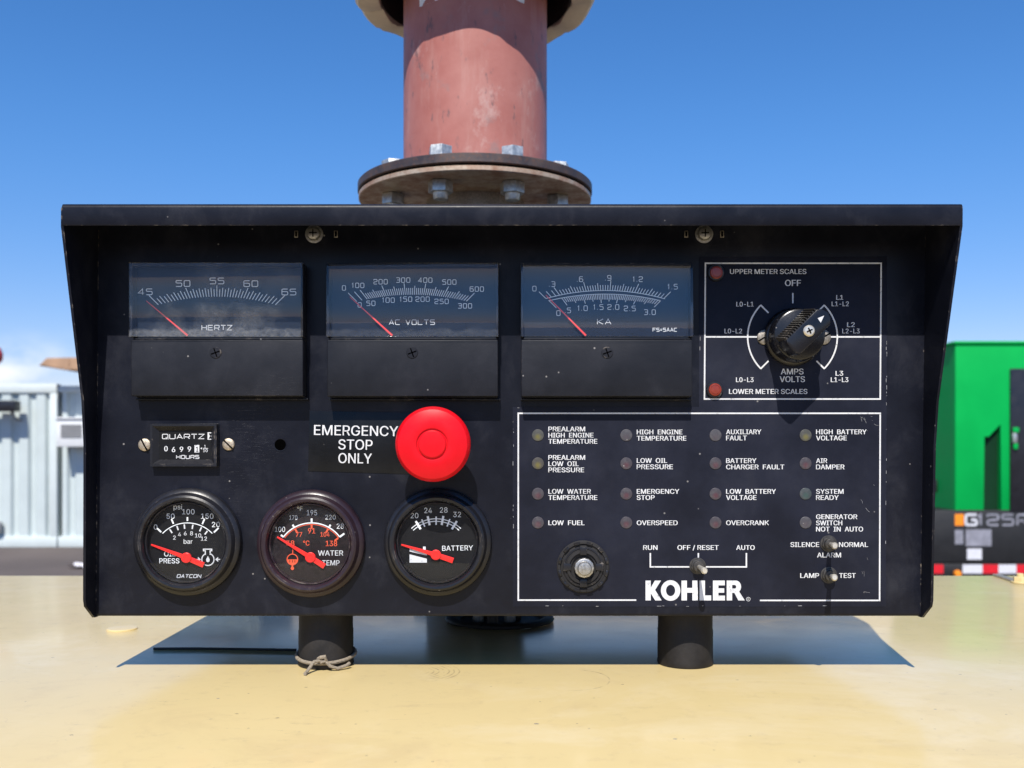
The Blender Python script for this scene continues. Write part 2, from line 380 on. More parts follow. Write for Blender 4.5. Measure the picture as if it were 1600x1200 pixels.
class MB:
    def __init__(self): self.v = []; self.f = []; self.m = []
    def add(self, verts, faces, m=0):
        o = len(self.v); self.v += [tuple(q) for q in verts]
        self.f += [tuple(i + o for i in f) for f in faces]; self.m += [m] * len(faces)
    def from_bm(self, bm, m=0):
        bm.verts.index_update()
        self.add([v.co[:] for v in bm.verts], [[v.index for v in f.verts] for f in bm.faces], m); bm.free()
    def box(self, a0, a1, b0, b1, c0, c1, m=0, bev=0.0, seg=2):
        bm = bmesh.new(); bmesh.ops.create_cube(bm, size=1)
        for v in bm.verts:
            v.co = ((a0 + a1) / 2 + v.co.x * (a1 - a0), (b0 + b1) / 2 + v.co.y * (b1 - b0), (c0 + c1) / 2 + v.co.z * (c1 - c0))
        if bev: bmesh.ops.bevel(bm, geom=bm.edges[:], offset=bev, segments=seg, affect='EDGES', profile=.5)
        self.from_bm(bm, m)
    def lathe(self, prof, cx=0, cy=0, seg=48, m=0, cap0=True, cap1=True):
        vs = []; fs = []
        for (r, w) in prof:
            for i in range(seg):
                a = 2 * math.pi * i / seg; vs.append((cx + r * math.cos(a), cy + r * math.sin(a), w))
        for j in range(len(prof) - 1):
            for i in range(seg):
                k = (i + 1) % seg; fs.append((j * seg + i, j * seg + k, (j + 1) * seg + k, (j + 1) * seg + i))
        if cap0 and prof[0][0] > 1e-9: fs.append(tuple(reversed(range(seg))))
        if cap1 and prof[-1][0] > 1e-9: fs.append(tuple((len(prof) - 1) * seg + i for i in range(seg)))
        self.add(vs, fs, m)
    def poly(self, pts, w, m=0):
        a = sum(pts[i][0] * pts[(i + 1) % len(pts)][1] - pts[(i + 1) % len(pts)][0] * pts[i][1] for i in range(len(pts)))
        if a < 0: pts = pts[::-1]
        self.add([(x, y, w) for x, y in pts], [tuple(range(len(pts)))], m)
    def prism(self, pts, w0, w1, m=0, bev=0.0):
        a = sum(pts[i][0] * pts[(i + 1) % len(pts)][1] - pts[(i + 1) % len(pts)][0] * pts[i][1] for i in range(len(pts)))
        if a < 0: pts = pts[::-1]
        bm = bmesh.new()
        lo = [bm.verts.new((x, y, w0)) for x, y in pts]; hi = [bm.verts.new((x, y, w1)) for x, y in pts]
        bm.faces.new(lo[::-1]); top = bm.faces.new(hi)
        n = len(pts)
        for i in range(n): bm.faces.new((lo[i], lo[(i + 1) % n], hi[(i + 1) % n], hi[i]))
        if bev: bmesh.ops.bevel(bm, geom=top.edges[:], offset=bev, segments=2, affect='EDGES', profile=.5)
        self.from_bm(bm, m)
    def side_prism(self, pts_wv, ufun0, ufun1, m=0):
        """profile in (outwards, up), drawn out sideways between two sides that may lean"""
        n = len(pts_wv)
        vs = [(ufun0(v), v, w) for w, v in pts_wv] + [(ufun1(v), v, w) for w, v in pts_wv]
        fs = [tuple(range(n)), tuple(reversed(range(n, 2 * n)))]
        fs += [(i, i + n, (i + 1) % n + n, (i + 1) % n) for i in range(n)]
        self.add(vs, fs, m)
    def line(self, pts, wd, w, m=0, closed=False):
        """flat printed stroke of one width along a polyline"""
        P = [Vector(p[:2]) for p in pts]
        if closed and (P[0] - P[-1]).length < 1e-6: P.pop()
        n = len(P); Lf = []; Rt = []
        for i in range(n):
            a = P[(i - 1) % n] if (closed or i > 0) else None
            b = P[(i + 1) % n] if (closed or i < n - 1) else None
            d1 = (P[i] - a).normalized() if a is not None else None
            d2 = (b - P[i]).normalized() if b is not None else None
            if d1 is None: d1 = d2
            if d2 is None: d2 = d1
            n1 = Vector((-d1.y, d1.x)); n2 = Vector((-d2.y, d2.x)); mt = n1 + n2
            if mt.length < 1e-4: mt = n1
            mt.normalize(); k = wd / 2 / max(.45, mt.dot(n1))
            Lf.append(P[i] + mt * k); Rt.append(P[i] - mt * k)
        vs = [(p.x, p.y, w) for p in Lf] + [(p.x, p.y, w) for p in Rt]
        fs = [(n + i, n + (i + 1) % n, (i + 1) % n, i) for i in range(n if closed else n - 1)]
        self.add(vs, fs, m)
    def disc(self, cx, cy, r, w, m=0, seg=28): self.poly([(cx + r * math.cos(2 * math.pi * i / seg), cy + r * math.sin(2 * math.pi * i / seg)) for i in range(seg)], w, m)
    def tube(self, pts, r, seg=10, m=0, r1=None):
        P = [Vector(p) for p in pts]; vs = []; fs = []; n = len(P); up = None
        for i in range(n):
            d = (P[min(i + 1, n - 1)] - P[max(i - 1, 0)]).normalized()
            if up is None: up = d.orthogonal().normalized()
            up = (up - d * up.dot(d)).normalized(); q = d.cross(up)
            rr = r if r1 is None else r + (r1 - r) * i / (n - 1)
            for k in range(seg):
                a = 2 * math.pi * k / seg; vs.append(P[i] + (up * math.cos(a) + q * math.sin(a)) * rr)
        for i in range(n - 1):
            for k in range(seg):
                fs.append((i * seg + k, i * seg + (k + 1) % seg, (i + 1) * seg + (k + 1) % seg, (i + 1) * seg + k))
        fs += [tuple(reversed(range(seg))), tuple((n - 1) * seg + k for k in range(seg))]
        self.add(vs, fs, m)
    def text(self, s, x, y, cap, w, m=0, width=None, bold=0.0, align='L', rot=0.0, shear=0.0):
        """grotesque lettering: x, y = start of the baseline, cap = capital height, width = full width if known"""
        c = bpy.data.curves.new("lettering", 'FONT'); c.body = s; c.size = 1.0; c.resolution_u = 3; c.shear = shear
        if FONT: c.font = FONT
        o = bpy.data.objects.new("lettering", c); S.collection.objects.link(o)
        dg = bpy.context.evaluated_depsgraph_get(); me = bpy.data.meshes.new_from_object(o.evaluated_get(dg))
        bpy.data.objects.remove(o); bpy.data.curves.remove(c)
        co = [v.co.copy() for v in me.vertices]; fs = [tuple(p.vertices) for p in me.polygons]
        bpy.data.meshes.remove(me)
        if not co: return
        x0 = min(q.x for q in co); x1 = max(q.x for q in co); y1 = .513
        sy = cap / y1; sx = (width / (x1 - x0)) if width else sy
        wd = (x1 - x0) * sx; off = {'L': 0, 'C': -wd / 2, 'R': -wd}[align]
        ca, sa = math.cos(rot), math.sin(rot); vs = []
        for q in co:
            a = (q.x - x0) * sx + off; b = q.y * sy; vs.append((x + a * ca - b * sa, y + a * sa + b * ca, w))
        # faces look outwards
        f0 = fs[0]; A, B, C_ = vs[f0[0]], vs[f0[1]], vs[f0[2]]
        if (B[0] - A[0]) * (C_[1] - A[1]) - (B[1] - A[1]) * (C_[0] - A[0]) < 0: fs = [f[::-1] for f in fs]
        k = bold * sx * .62
        for i, dx in enumerate((-k, k, 0) if bold > .003 else (0,)):       # heavier weight: the print laid down thrice, a hair apart
            self.add([(a + dx * ca, b + dx * sa, c + i * .03) for a, b, c in vs], fs, m)
    def wide(self, s, x, y, cap, w, m=0, width=None, adv=1.0, th=.13, align='L', slant=0.0, r=.22):
        """squared extended lettering; adv = letter width over height"""
        gw = cap * adv; gap = cap * .32 + gw * .08; cur = 0; items = []
        for ch in s:
            k = NARROW.get(ch, 1.0); items.append((ch, cur, gw * k)); cur += gw * k + gap
        tot = cur - gap; sc = (width / tot) if width else 1.0; tot *= sc
        off = {'L': 0, 'C': -tot / 2, 'R': -tot}[align]
        for ch, c0, g in items:
            for (pts, closed, rad) in GLYPH.get(ch, []):
                q = [(x + off + (c0 + px * g) * sc + slant * py * cap, y + py * cap) for px, py in pts]
                if rad: q = rounded(q, r * cap, closed)
                self.line(q, th * cap, w, m, closed)

def rounded(P, r, closed):
    out = []; n = len(P)
    for i in range(n):
        if not closed and i in (0, n - 1): out.append(P[i]); continue
        a = Vector(P[(i - 1) % n]); b = Vector(P[i]); c = Vector(P[(i + 1) % n])
        d1 = a - b; d2 = c - b; k = min(r, d1.length * .49, d2.length * .49)
        p = b + d1.normalized() * k; q = b + d2.normalized() * k
        for j in range(5):
            t = j / 4; out.append(tuple(p * (1 - t) ** 2 + b * 2 * t * (1 - t) + q * t * t))
    return out
Rr, Sh = True, False
GLYPH = {
 '0': [([(0,0),(1,0),(1,1),(0,1)], True, Rr)], 'O': [([(0,0),(1,0),(1,1),(0,1)], True, Rr)],
 '1': [([(.0,.75),(.5,1),(.5,0)], False, Sh)], '2': [([(0,.8),(0,1),(1,1),(1,.52),(0,.45),(0,0),(1,0)], False, Rr)],
 '3': [([(0,1),(1,1),(1,0),(0,0)], False, Rr), ([(.25,.52),(1,.52)], False, Sh)], '4': [([(.75,0),(.75,1),(0,.28),(1,.28)], False, Sh)],
 '5': [([(1,1),(0,1),(0,.58),(1,.58),(1,0),(0,0)], False, Rr)], '6': [([(1,1),(0,1),(0,0),(1,0),(1,.57),(0,.57)], False, Rr)],
 '7': [([(0,1),(1,1),(.35,0)], False, Sh)], '8': [([(0,0),(1,0),(1,1),(0,1)], True, Rr), ([(0,.52),(1,.52)], False, Sh)],
 '9': [([(0,0),(1,0),(1,1),(0,1),(0,.43),(1,.43)], False, Rr)], '.': [([(.1,.06),(.9,.06)], False, Sh)], ' ': [],
 'A': [([(0,0),(.5,1),(1,0)], False, Sh), ([(.2,.3),(.8,.3)], False, Sh)], 'C': [([(1,1),(0,1),(0,0),(1,0)], False, Rr)],
 'D': [([(0,0),(1,0),(1,1),(0,1)], True, Rr)], 'E': [([(1,1),(0,1),(0,0),(1,0)], False, Sh), ([(0,.5),(.9,.5)], False, Sh)],
 'F': [([(1,1),(0,1),(0,0)], False, Sh), ([(0,.5),(.85,.5)], False, Sh)], 'G': [([(1,1),(0,1),(0,0),(1,0),(1,.5),(.5,.5)], False, Rr)],
 'H': [([(0,0),(0,1)], False, Sh), ([(1,0),(1,1)], False, Sh), ([(0,.5),(1,.5)], False, Sh)],
 'K': [([(0,0),(0,1)], False, Sh), ([(1,1),(.12,.5),(1,0)], False, Sh)], 'L': [([(0,1),(0,0),(1,0)], False, Sh)],
 'N': [([(0,0),(0,1),(1,0),(1,1)], False, Sh)], 'Q': [([(0,0),(1,0),(1,1),(0,1)], True, Rr), ([(.6,.35),(1.1,-.08)], False, Sh)],
 'R': [([(0,0),(0,1),(1,1),(1,.42),(0,.42)], False, Rr), ([(.55,.42),(1,0)], False, Sh)],
 'S': [([(1,1),(0,1),(0,.52),(1,.52),(1,0),(0,0)], False, Rr)], 'T': [([(0,1),(1,1)], False, Sh), ([(.5,1),(.5,0)], False, Sh)],
 'U': [([(0,1),(0,0),(1,0),(1,1)], False, Rr)], 'V': [([(0,1),(.5,0),(1,1)], False, Sh)], 'Z': [([(0,1),(1,1),(0,0),(1,0)], False, Sh)],
 '=': [([(0,.32),(1,.32)], False, Sh), ([(0,.68),(1,.68)], False, Sh)],
}
NARROW = {'1': .5, '.': .18, ' ': .6, '=': .7}

WORLD = {}
def build(name, mb, mats, mapf, loc, parent=None, sharp=32, label=None):
    """link one mesh object; loc is where its own origin stands in the world (metres)"""
    me = bpy.data.meshes.new(name)
    me.from_pydata([mapf(p) for p in mb.v], [], mb.f); me.validate(); me.update()
    if not isinstance(mats, (list, tuple)): mats = [mats]
    for q in mats: me.materials.append(M[q])
    if len(me.polygons) == len(mb.m): me.polygons.foreach_set('material_index', mb.m)
    bm = bmesh.new(); bm.from_mesh(me)
    # flat prints keep the facing they were given, solids get outward normals
    bmesh.ops.recalc_face_normals(bm, faces=[f for f in bm.faces if not all(e.is_boundary for e in f.edges)])
    bm.to_mesh(me); bm.free()
    me.polygons.foreach_set('use_smooth', [True] * len(me.polygons))
    me.set_sharp_from_angle(angle=R(sharp))
    o = bpy.data.objects.new(name, me); S.collection.objects.link(o)
    attach(o, loc, parent)
    if label: o['label'] = label
    return o
def attach(o, loc, parent):
    loc = Vector(loc); WORLD[o.name] = loc
    o.location = loc - (WORLD[parent.name] if parent is not None else Vector())
    if parent is not None: o.parent = parent
def thing(name, label, cat, loc, group=None):
    o = bpy.data.objects.new(name, None); o.empty_display_size = .05; S.collection.objects.link(o)
    attach(o, loc, None); tag(o, label, cat, group); return o
def tag(o, label, cat, group=None):
    o['label'] = label; o['category'] = cat
    if group: o['group'] = group
    return o
def P0(u, v, w=0.0): return (u / K, D - w / K, CAMZ + v / K)      # panel coordinates -> world
def struct(o): o['kind'] = 'structure'; return o
def dup(o, loc, parent, label=None, rot=None):
    c = o.copy(); S.collection.objects.link(c); attach(c, loc, parent)
    if 'label' in c: del c['label']
    if label: c['label'] = label
    if rot is not None: c.rotation_euler = rot
    return c

# ------------------------------------------------------------------ setting
ROOF_Z = CAMZ - (1056 - HY) / K
mb = MB(); mb.box(-400, 400, -400, 1500, -.4, 0)
struct(build('ground', mb, 'asphalt', world_map, (0, 0, 0)))

# cream generator enclosure, its roof is the surface under the panel
enc = thing('generator_enclosure', 'cream painted steel enclosure with scuffed flat roof under the black control panel', 'enclosure', (0, .53, 0))
mb = MB(); mb.box(-1.25, 1.25, .10, .955, ROOF_Z - .03, ROOF_Z, 0, .004)
roof = build('roof', mb, 'cream_paint', world_map, (0, .53, ROOF_Z), enc)
roof.data.transform(Matrix.Translation((0, -.53, -ROOF_Z)))
mb = MB(); mb.box(-1.24, 1.24, .11, .945, .12, ROOF_Z - .031)
o = build('side_panel', mb, 'cream_paint', world_map, (0, .53, 0), enc); o.data.transform(Matrix.Translation((0, -.53, 0)))
mb = MB(); mb.box(-1.2, 1.2, .15, .90, 0.004, .119)
o = build('skid_base', mb, 'matt_black', world_map, (0, .53, 0), enc); o.data.transform(Matrix.Translation((0, -.53, 0)))
# roof bolt cap at far left
def roof_pt(px, py):
    y = (CAMZ - ROOF_Z) * F / (py - HY); return ((px - 800) / F * y, y, ROOF_Z)
mb = MB(); mb.lathe([(.0105, .0), (.0105, .0005), (.0098, .0010), (.004, .0013), (0.0001, .0013)], 0, 0, 28)
build('roof_plug', mb, 'cream_paint', world_map, roof_pt(191, 983), roof)

# ------------------------------------------------------------------ control panel
PANEL = thing('control_panel', 'black generator control panel with meters, round gauges, red stop button and indicator lamps', 'control panel', P0(0, -267, -150))
P_ORG = P0(0, 0, 0)
uL = lambda v: -652 + (v + 267) / 615 * 4          # left side leans a hair
uR = lambda v: 640 + (v + 267) / 615 * 8
BD = 740                            # depth of the box behind its face
mb = MB()
prof = [(0, 344), (0, -261)] + [(-4 + 4 * math.cos(R(a)), -261 - 6 * math.sin(R(a))) for a in (22, 45, 68, 90)] + [(-BD, -267), (-BD, 344)]
mb.side_prism(prof, lambda v: uL(v) + .6, lambda v: uR(v) - .6)
# hood: folded sheet with a rounded lip
hood = [(-BD - 1, 349), (109, 349)] + [(109 + 7 * math.cos(R(a)), 342 + 7 * math.sin(R(a))) for a in (75, 60, 45, 30, 15, 0)] + \
       [(116, 319), (115, 317), (113.4, 317), (112.4, 319), (112.4, 340), (108, 344.6), (-BD - 1, 344.6)]
mb.side_prism(hood, lambda v: -648.4, lambda v: 649.0)
# cheeks
cheek = [(-BD - 1, 344.2), (112, 344.2), (114.5, 342), (114.5, 316), (46, 68), (38, 0), (36, -236), (33, -246), (4, -268), (-4, -268.6), (-BD - 1, -268.6)]
mb.side_prism(cheek, lambda v: uL(v) - 2.2, lambda v: uL(v) + 1.6)
mb.side_prism(cheek, lambda v: uR(v) - 1.6, lambda v: uR(v) + 2.0)
build('housing', mb, 'panel_paint', panel_map, P_ORG, PANEL, 40)

def on(name, mb, mats, u, v, w, parent=PANEL, sharp=32, label=None):
    return build(name, mb, mats, panel_map, P0(u, v, w), parent, sharp, label)

# printed legend plates: film with white frames and lettering
T = .55                         # film thickness
TP = .95                        # height of the print
def px_line(mb, pts, wd, closed=False, m=1, w=TP): mb.line([L(x, y, 0)[:2] for x, y in pts], wd, w, m, closed)
def px_text(mb, s, x, base, cap, width=None, bold=.025, align='L', m=1, w=TP, rot=0.0):
    u, v, _ = L(x, base, 0); mb.text(s, u, v, cap * .98, w, m, width, bold, align, rot)
LP_O = (0, 0)
mb = MB()
mb.prism([L(x, y)[:2] for x, y in ((1092, 401), (1386, 401), (1384, 948), (801, 948), (801, 636), (1092, 636))], 0.05, T, 0, .2)
px_line(mb, [(1102, 411.5), (1376.5, 411.5), (1375, 623.5), (1100.5, 623.5)], 2.3, True)
px_line(mb, [(1101.8, 526.5), (1376, 526.5)], 2.3, w=TP + .02)
mb.line(arc_pts(*L(1238, 526.5)[:2], 70, 135, 225, 30), 2.3, TP + .06, 1)
mb.line(arc_pts(*L(1238, 526.5)[:2], 70, -45, 45, 30), 2.3, TP + .06, 1)
for a in (45, 135, 225, 315):
    cx, cy = L(1238, 526.5)[:2]; ca, sa = math.cos(R(a)), math.sin(R(a))
    mb.line([(cx + 70.6 * ca, cy + 70.6 * sa), (cx + 53 * ca, cy + 53 * sa)], 2.3, TP + .09, 1)
px_line(mb, [(1238.5, 458), (1238.5, 474)], 2.2)
px_text(mb, 'UPPER METER SCALES', 1140.5, 428.2, 7.8, 119)
px_text(mb, 'LOWER METER SCALES', 1139, 615.5, 7.8, 122)
px_text(mb, 'OFF', 1238.7, 447, 9.8, 24.5, align='C')
for s, x, b, wdt in (('L0-L1', 1150.5, 479, 26.5), ('L0-L2', 1132, 521, 27), ('L1', 1306.5, 468.5, 10.5), ('L1-L2', 1299.3, 478.5, 26.5),
                     ('L2', 1323.5, 511, 11.5), ('L2-L3', 1315.8, 521, 27), ('L3', 1305.5, 587, 11.5), ('L1-L3', 1298, 597, 27), ('L0-L3', 1150, 597, 27)):
    px_text(mb, s, x, b, 7.5, wdt)
px_text(mb, 'AMPS', 1237.5, 585, 9.2, 35, align='C'); px_text(mb, 'VOLTS', 1237.7, 597, 9.2, 39, align='C')
# lower plate
px_line(mb, [(994, 937.5), (809.8, 937.5), (809.8, 645.8), (1375, 645.8), (1374, 938), (1187, 938)], 2.3)
cols = (857, 995, 1134.5, 1275)
legends = [
 [('PREALARM', 0, 674, 57), ('HIGH  ENGINE', 0, 683.6, 70), ('TEMPERATURE', 0, 693.2, 76)],
 [('PREALARM', 0, 718.4, 57), ('LOW  OIL', 0, 728.2, 47), ('PRESSURE', 0, 737.8, 55.5)],
 [('LOW  WATER', 0, 771.4, 66), ('TEMPERATURE', 0, 781, 76)], [('LOW  FUEL', 0, 820.4, 56)],
 [('HIGH  ENGINE', 1, 678.6, 71), ('TEMPERATURE', 1, 688.4, 77)], [('LOW  OIL', 1, 723.2, 47), ('PRESSURE', 1, 733, 56)],
 [('EMERGENCY', 1, 771.4, 66), ('STOP', 1, 781, 27.5)], [('OVERSPEED', 1, 820.4, 63.5)],
 [('AUXILIARY', 2, 678.4, 54.5), ('FAULT', 2, 688, 32)], [('BATTERY', 2, 723.4, 47), ('CHARGER  FAULT', 2, 733.2, 90.5)],
 [('LOW  BATTERY', 2, 771.4, 77.5), ('VOLTAGE', 2, 781, 47)], [('OVERCRANK', 2, 820.4, 66.5)],
 [('HIGH  BATTERY', 3, 678.4, 78.5), ('VOLTAGE', 3, 688, 47.5)], [('AIR', 3, 723.4, 17), ('DAMPER', 3, 733.2, 44)],
 [('SYSTEM', 3, 771.4, 42.5), ('READY', 3, 781, 35)],
 [('GENERATOR', 3, 811, 64), ('SWITCH', 3, 820.6, 40.5), ('NOT  IN  AUTO', 3, 830.3, 73)]]
for g in legends:
    for s, c, b, wdt in g: px_text(mb, s, cols[c], b, 7.5, wdt)
px_text(mb, 'RUN', 1005, 859, 7.4, 22); px_text(mb, 'OFF / RESET', 1058.5, 859, 7.4, 64); px_text(mb, 'AUTO', 1150.3, 859, 7.4, 28.5)
px_line(mb, [(1016, 864), (1016, 885.6), (1166, 885.6), (1166, 864)], 2.2); px_line(mb, [(1091, 864), (1091, 884)], 2.2)
px_text(mb, 'SILENCE', 1235, 854.5, 7.6, 44.5); px_text(mb, 'NORMAL', 1310.7, 854.5, 7.6, 45); px_text(mb, 'ALARM', 1276.6, 870.8, 7.6, 37)
px_text(mb, 'LAMP', 1250.3, 902.8, 7.6, 29); px_text(mb, 'TEST', 1311, 902.8, 7.6, 25.5)
# lifted, scuffed edges of the film and a few scratches in its upper right corner
rs_ = random.Random(11)
def scuffed(p, q, density):
    (x0_, y0_), (x1_, y1_) = p, q; ln = math.hypot(x1_ - x0_, y1_ - y0_); t_ = 0
    while t_ < ln:
        l_ = rs_.uniform(.6, 7)
        if rs_.random() < density:
            o_ = rs_.uniform(-.5, .5); ux, uy = (x1_ - x0_) / ln, (y1_ - y0_) / ln; e_ = min(ln, t_ + l_)
            px_line(mb, [(x0_ + ux * t_ - uy * o_, y0_ + uy * t_ + ux * o_), (x0_ + ux * e_ - uy * o_, y0_ + uy * e_ + ux * o_)], rs_.uniform(.3, .7), m=2, w=TP - .1)
        t_ += l_ + rs_.uniform(.5, 4)
for p, q, dn in (((1385, 515), (1384.6, 640), .45), ((1384.6, 640), (1383.2, 944), .14), ((802, 640), (802, 946), .2), ((803, 946.8), (1380, 946.8), .08), ((1093.5, 526), (1093.5, 630), .35), ((803, 637.5), (812, 637.5), .6)):
    scuffed(p, q, dn)
for k in range(15):
    x_, y_ = rs_.uniform(1335, 1372), rs_.uniform(650, 800) if k < 11 else rs_.uniform(860, 930)
    if k < 6: x_, y_ = rs_.uniform(1340, 1362), rs_.uniform(650, 660)
    a_ = rs_.uniform(.2, 1.5); l_ = rs_.uniform(1, 10); m_ = rs_.uniform(-.25, .25)
    px_line(mb, [(x_, y_), (x_ + l_ * .5 * math.cos(a_), y_ + l_ * .5 * math.sin(a_)), (x_ + l_ * math.cos(a_ + m_), y_ + l_ * math.sin(a_ + m_))], rs_.uniform(.2, .4), m=2, w=TP - .1)
# heavy block lettering of the maker
def block(mb, s, x0, y0, h):
    G = {'K': (.80, [[(0,0),(.27,0),(.27,.36),(.50,0),(.83,0),(.49,.53),(.80,1),(.48,1),(.27,.64),(.27,1),(0,1)]]),
         'H': (.84, [[(0,0),(.28,0),(.28,.39),(.56,.39),(.56,0),(.84,0),(.84,1),(.56,1),(.56,.63),(.28,.63),(.28,1),(0,1)]]),
         'L': (.60, [[(0,0),(.60,0),(.60,.25),(.28,.25),(.28,1),(0,1)]]),
         'E': (.62, [[(0,0),(.62,0),(.62,.24),(.28,.24),(.28,.39),(.58,.39),(.58,.61),(.28,.61),(.28,.76),(.61,.76),(.61,1),(0,1)]])}
    x = x0
    for ch in s:
        if ch == 'O':
            n = 40; vs = []; rx, ry = .50 * h, .52 * h; cx, cy = x + rx, y0 + .5 * h; ix, iy = .235 * h, .285 * h
            for i in range(n):
                a = 2 * math.pi * i / n; vs += [(cx + rx * math.cos(a), cy + ry * math.sin(a), TP), (cx + ix * math.cos(a), cy + iy * math.sin(a), TP)]
            mb.add(vs, [(2 * i, (2 * i + 2) % (2 * n), (2 * i + 3) % (2 * n), 2 * i + 1) for i in range(n)], 1)
            x += 2 * rx + .06 * h
        elif ch == 'R':
            q = lambda a, b: (x + a * h, y0 + b * h)
            bowl = [q(.28, 1)] + [q(.47 + .27 * math.cos(R(t)), .69 + .31 * math.sin(R(t))) for t in range(90, -91, -15)] + [q(.28, .38)]
            inn = [q(.28, .78)] + [q(.40 + .09 * math.cos(R(t)), .69 + .09 * math.sin(R(t))) for t in range(90, -91, -15)] + [q(.28, .60)]
            nn = len(bowl)
            mb.add([(a, b, TP) for a, b in bowl + inn], [(i, i + nn, i + 1 + nn, i + 1) for i in range(nn - 1)], 1)
            mb.poly([q(0, 0), q(.28, 0), q(.28, 1), q(0, 1)], TP, 1)
            mb.poly([q(.36, .44), q(.60, 0), q(.93, 0), q(.62, .47)], TP + .03, 1)
            x += .93 * h
        else:
            wdt, polys = G[ch]
            for pl in polys: mb.poly([(x + a * h, y0 + b * h) for a, b in pl], TP, 1)
            x += (wdt + (.03 if ch == 'K' else .09)) * h
            if ch == 'K': x -= .04 * h
    return x
u0, v0, _ = L(1008.5, 938)
b2 = MB(); xe = block(b2, 'KOHLER', 0, 0, 31)
kx = 155.0 / xe
mb.add([(u0 + a * kx, v0 + b, c) for a, b, c in b2.v], b2.f, 1)
u, v, _ = L(1169, 936); mb.line([(u + 3 * math.cos(R(a)), v + 3 * math.sin(R(a))) for a in range(0, 360, 30)], .6, TP, 1, True)
mb.text('R', u - 1.2, v - 1.5, 3, TP, 1)
on('legend_plate', mb, ['plate_film', 'print_white', 'edge_scuff'], 0, 0, 0, label='dark legend plate with white frames and lettering')

# emergency stop label
mb = MB(); cu, cv, _ = L(557, 691)
mb.prism([L(x, y)[:2] for x, y in ((484, 642), (652, 645), (650, 741), (481.5, 736))], .05, .9, 0, .2)
for s, x, b, wdt in (('EMERGENCY', 491, 679.5, 131), ('STOP', 529, 702, 53), ('ONLY', 529, 723.4, 52)):
    u, v, _ = L(x, b); mb.text(s, u, v, 15.6, 1.25, 1, wdt, .012, 'L', R(-.9))
on('stop_label', mb, ['label_film', 'print_white'], 0, 0, 0, label='glossy black label reading EMERGENCY STOP ONLY')

# ---- three analogue meters
def ellipse_y(x, half, ymid, sag):          # shallow arc the ticks stand on
    Rr_ = (half * half + sag * sag) / (2 * sag); return ymid - (Rr_ - math.sqrt(max(0, Rr_ * Rr_ - x * x)))
DW = 15.0                                    # dial stands this far proud
LW = 36.0                                    # window front
CW = 30.0                                    # lower cover front
def meter(x0, x1, y0, y1, glass, label, dial_fn, needle, tilt):
    u0, vb, _ = L(x0, y1, CW); u1, vt, _ = L(x1, y0, LW)
    us0 = L(x0, 0, LW)[0]; us1 = L(x1, 0, LW)[0]
    vs = L(0, 526, LW)[1]; vc = L(0, 531, CW)[1]
    cu, cv = (us0 + us1) / 2, (vt + vb) / 2
    a0, a1 = us0 - cu, us1 - cu
    case = MB()
    case.box(a0 + 1.5, a1 - 1.5, vb - 2 - cv, vt + .5 - cv, 0.1, 9, 0, 1)                     # back body
    case.box(a0 + .3, a0 + 4, vs - cv, vt - cv, 9.2, LW - 3.5, 0, .6)                          # window surround
    case.box(a1 - 4, a1 - .3, vs - cv, vt - cv, 9.2, LW - 3.5, 0, .6)
    case.box(a0 + 4.2, a1 - 4.2, vt - 4.5 - cv, vt - .2 - cv, 9.2, LW - 3.5, 0, .6)
    case.box(a0 + 2, a1 - 2, vc + .5 - cv, vs - .5 - cv, 9.2, CW - 7, 0, .6)                   # groove
    case.box(a0 + 1, a1 - 1, vb - cv, vc - cv, 9.2, CW, 0, 1.6, 3)                             # lower cover
    case.box(a0 + .5, a1 + 2.5, vb - 5 - cv, vb - 2.4 - cv, 0.1, 12, 0, .8)                    # lip under the cover
    c = on('panel_meter', case, 'meter_plastic', cu, cv, 0, label=label)
    d = MB(); d.box(a0 + 4.4, a1 - 4.4, vs + .2 - cv, vt - 4.8 - cv, DW - 4, DW, 0)
    q = lambda x, y: (L(x, y, DW)[0] - cu, L(x, y, DW)[1] - cv)
    dial_fn(d, q, DW + .4)
    on('dial', d, ['meter_dial', 'print_grey', 'print_white'], cu, cv, 0, c)
    nb = MB(); NW = 20
    (tx, ty), (bx, by) = needle
    t0 = L(tx, ty, NW); t1 = L(bx, by - .8, NW); dx, dy = t1[0] - t0[0], t1[1] - t0[1]
    tot = math.hypot(dx, dy); nx, ny = -dy / tot, dx / tot
    nb.prism([(t0[0] - cu + nx * .45, t0[1] - cv + ny * .45), (t1[0] - cu + nx * 1.5, t1[1] - cv + ny * 1.5),
              (t1[0] - cu - nx * 1.5, t1[1] - cv - ny * 1.5), (t0[0] - cu - nx * .45, t0[1] - cv - ny * .45)], NW - .8, NW, 0)
    on('needle', nb, 'needle_coral', cu, cv, 0, c)
    g = MB(); wv_ = (vs + vt) / 2 - cv
    g.box(a0 + .2, a1 - .2, vs - cv - wv_, vt - cv - wv_, -1.5, 1.5, 0, 1.0, 3)
    wo = on('window', g, glass, cu, cv + wv_, LW - 1.2, c)
    wo.rotation_euler = (R(tilt[0]), 0, R(tilt[1]))
    su, sv, _ = L((x0 + x1) / 2, 551, CW); sc = MB()
    sc.lathe([(9, CW + .05), (9, CW + .5), (8.2, CW + 1.2), (0.01, CW + 1.5)], 0, 0, 28, 0)
    for a in (20, 110):
        ca, sa = math.cos(R(a)), math.sin(R(a))
        sc.line([(-7 * ca, -7 * sa), (7 * ca, 7 * sa)], 1.7, CW + 1.72, 1)
    on('cover_screw', sc, ['meter_plastic', 'dark_void'], su, sv, 0, c)
    return c
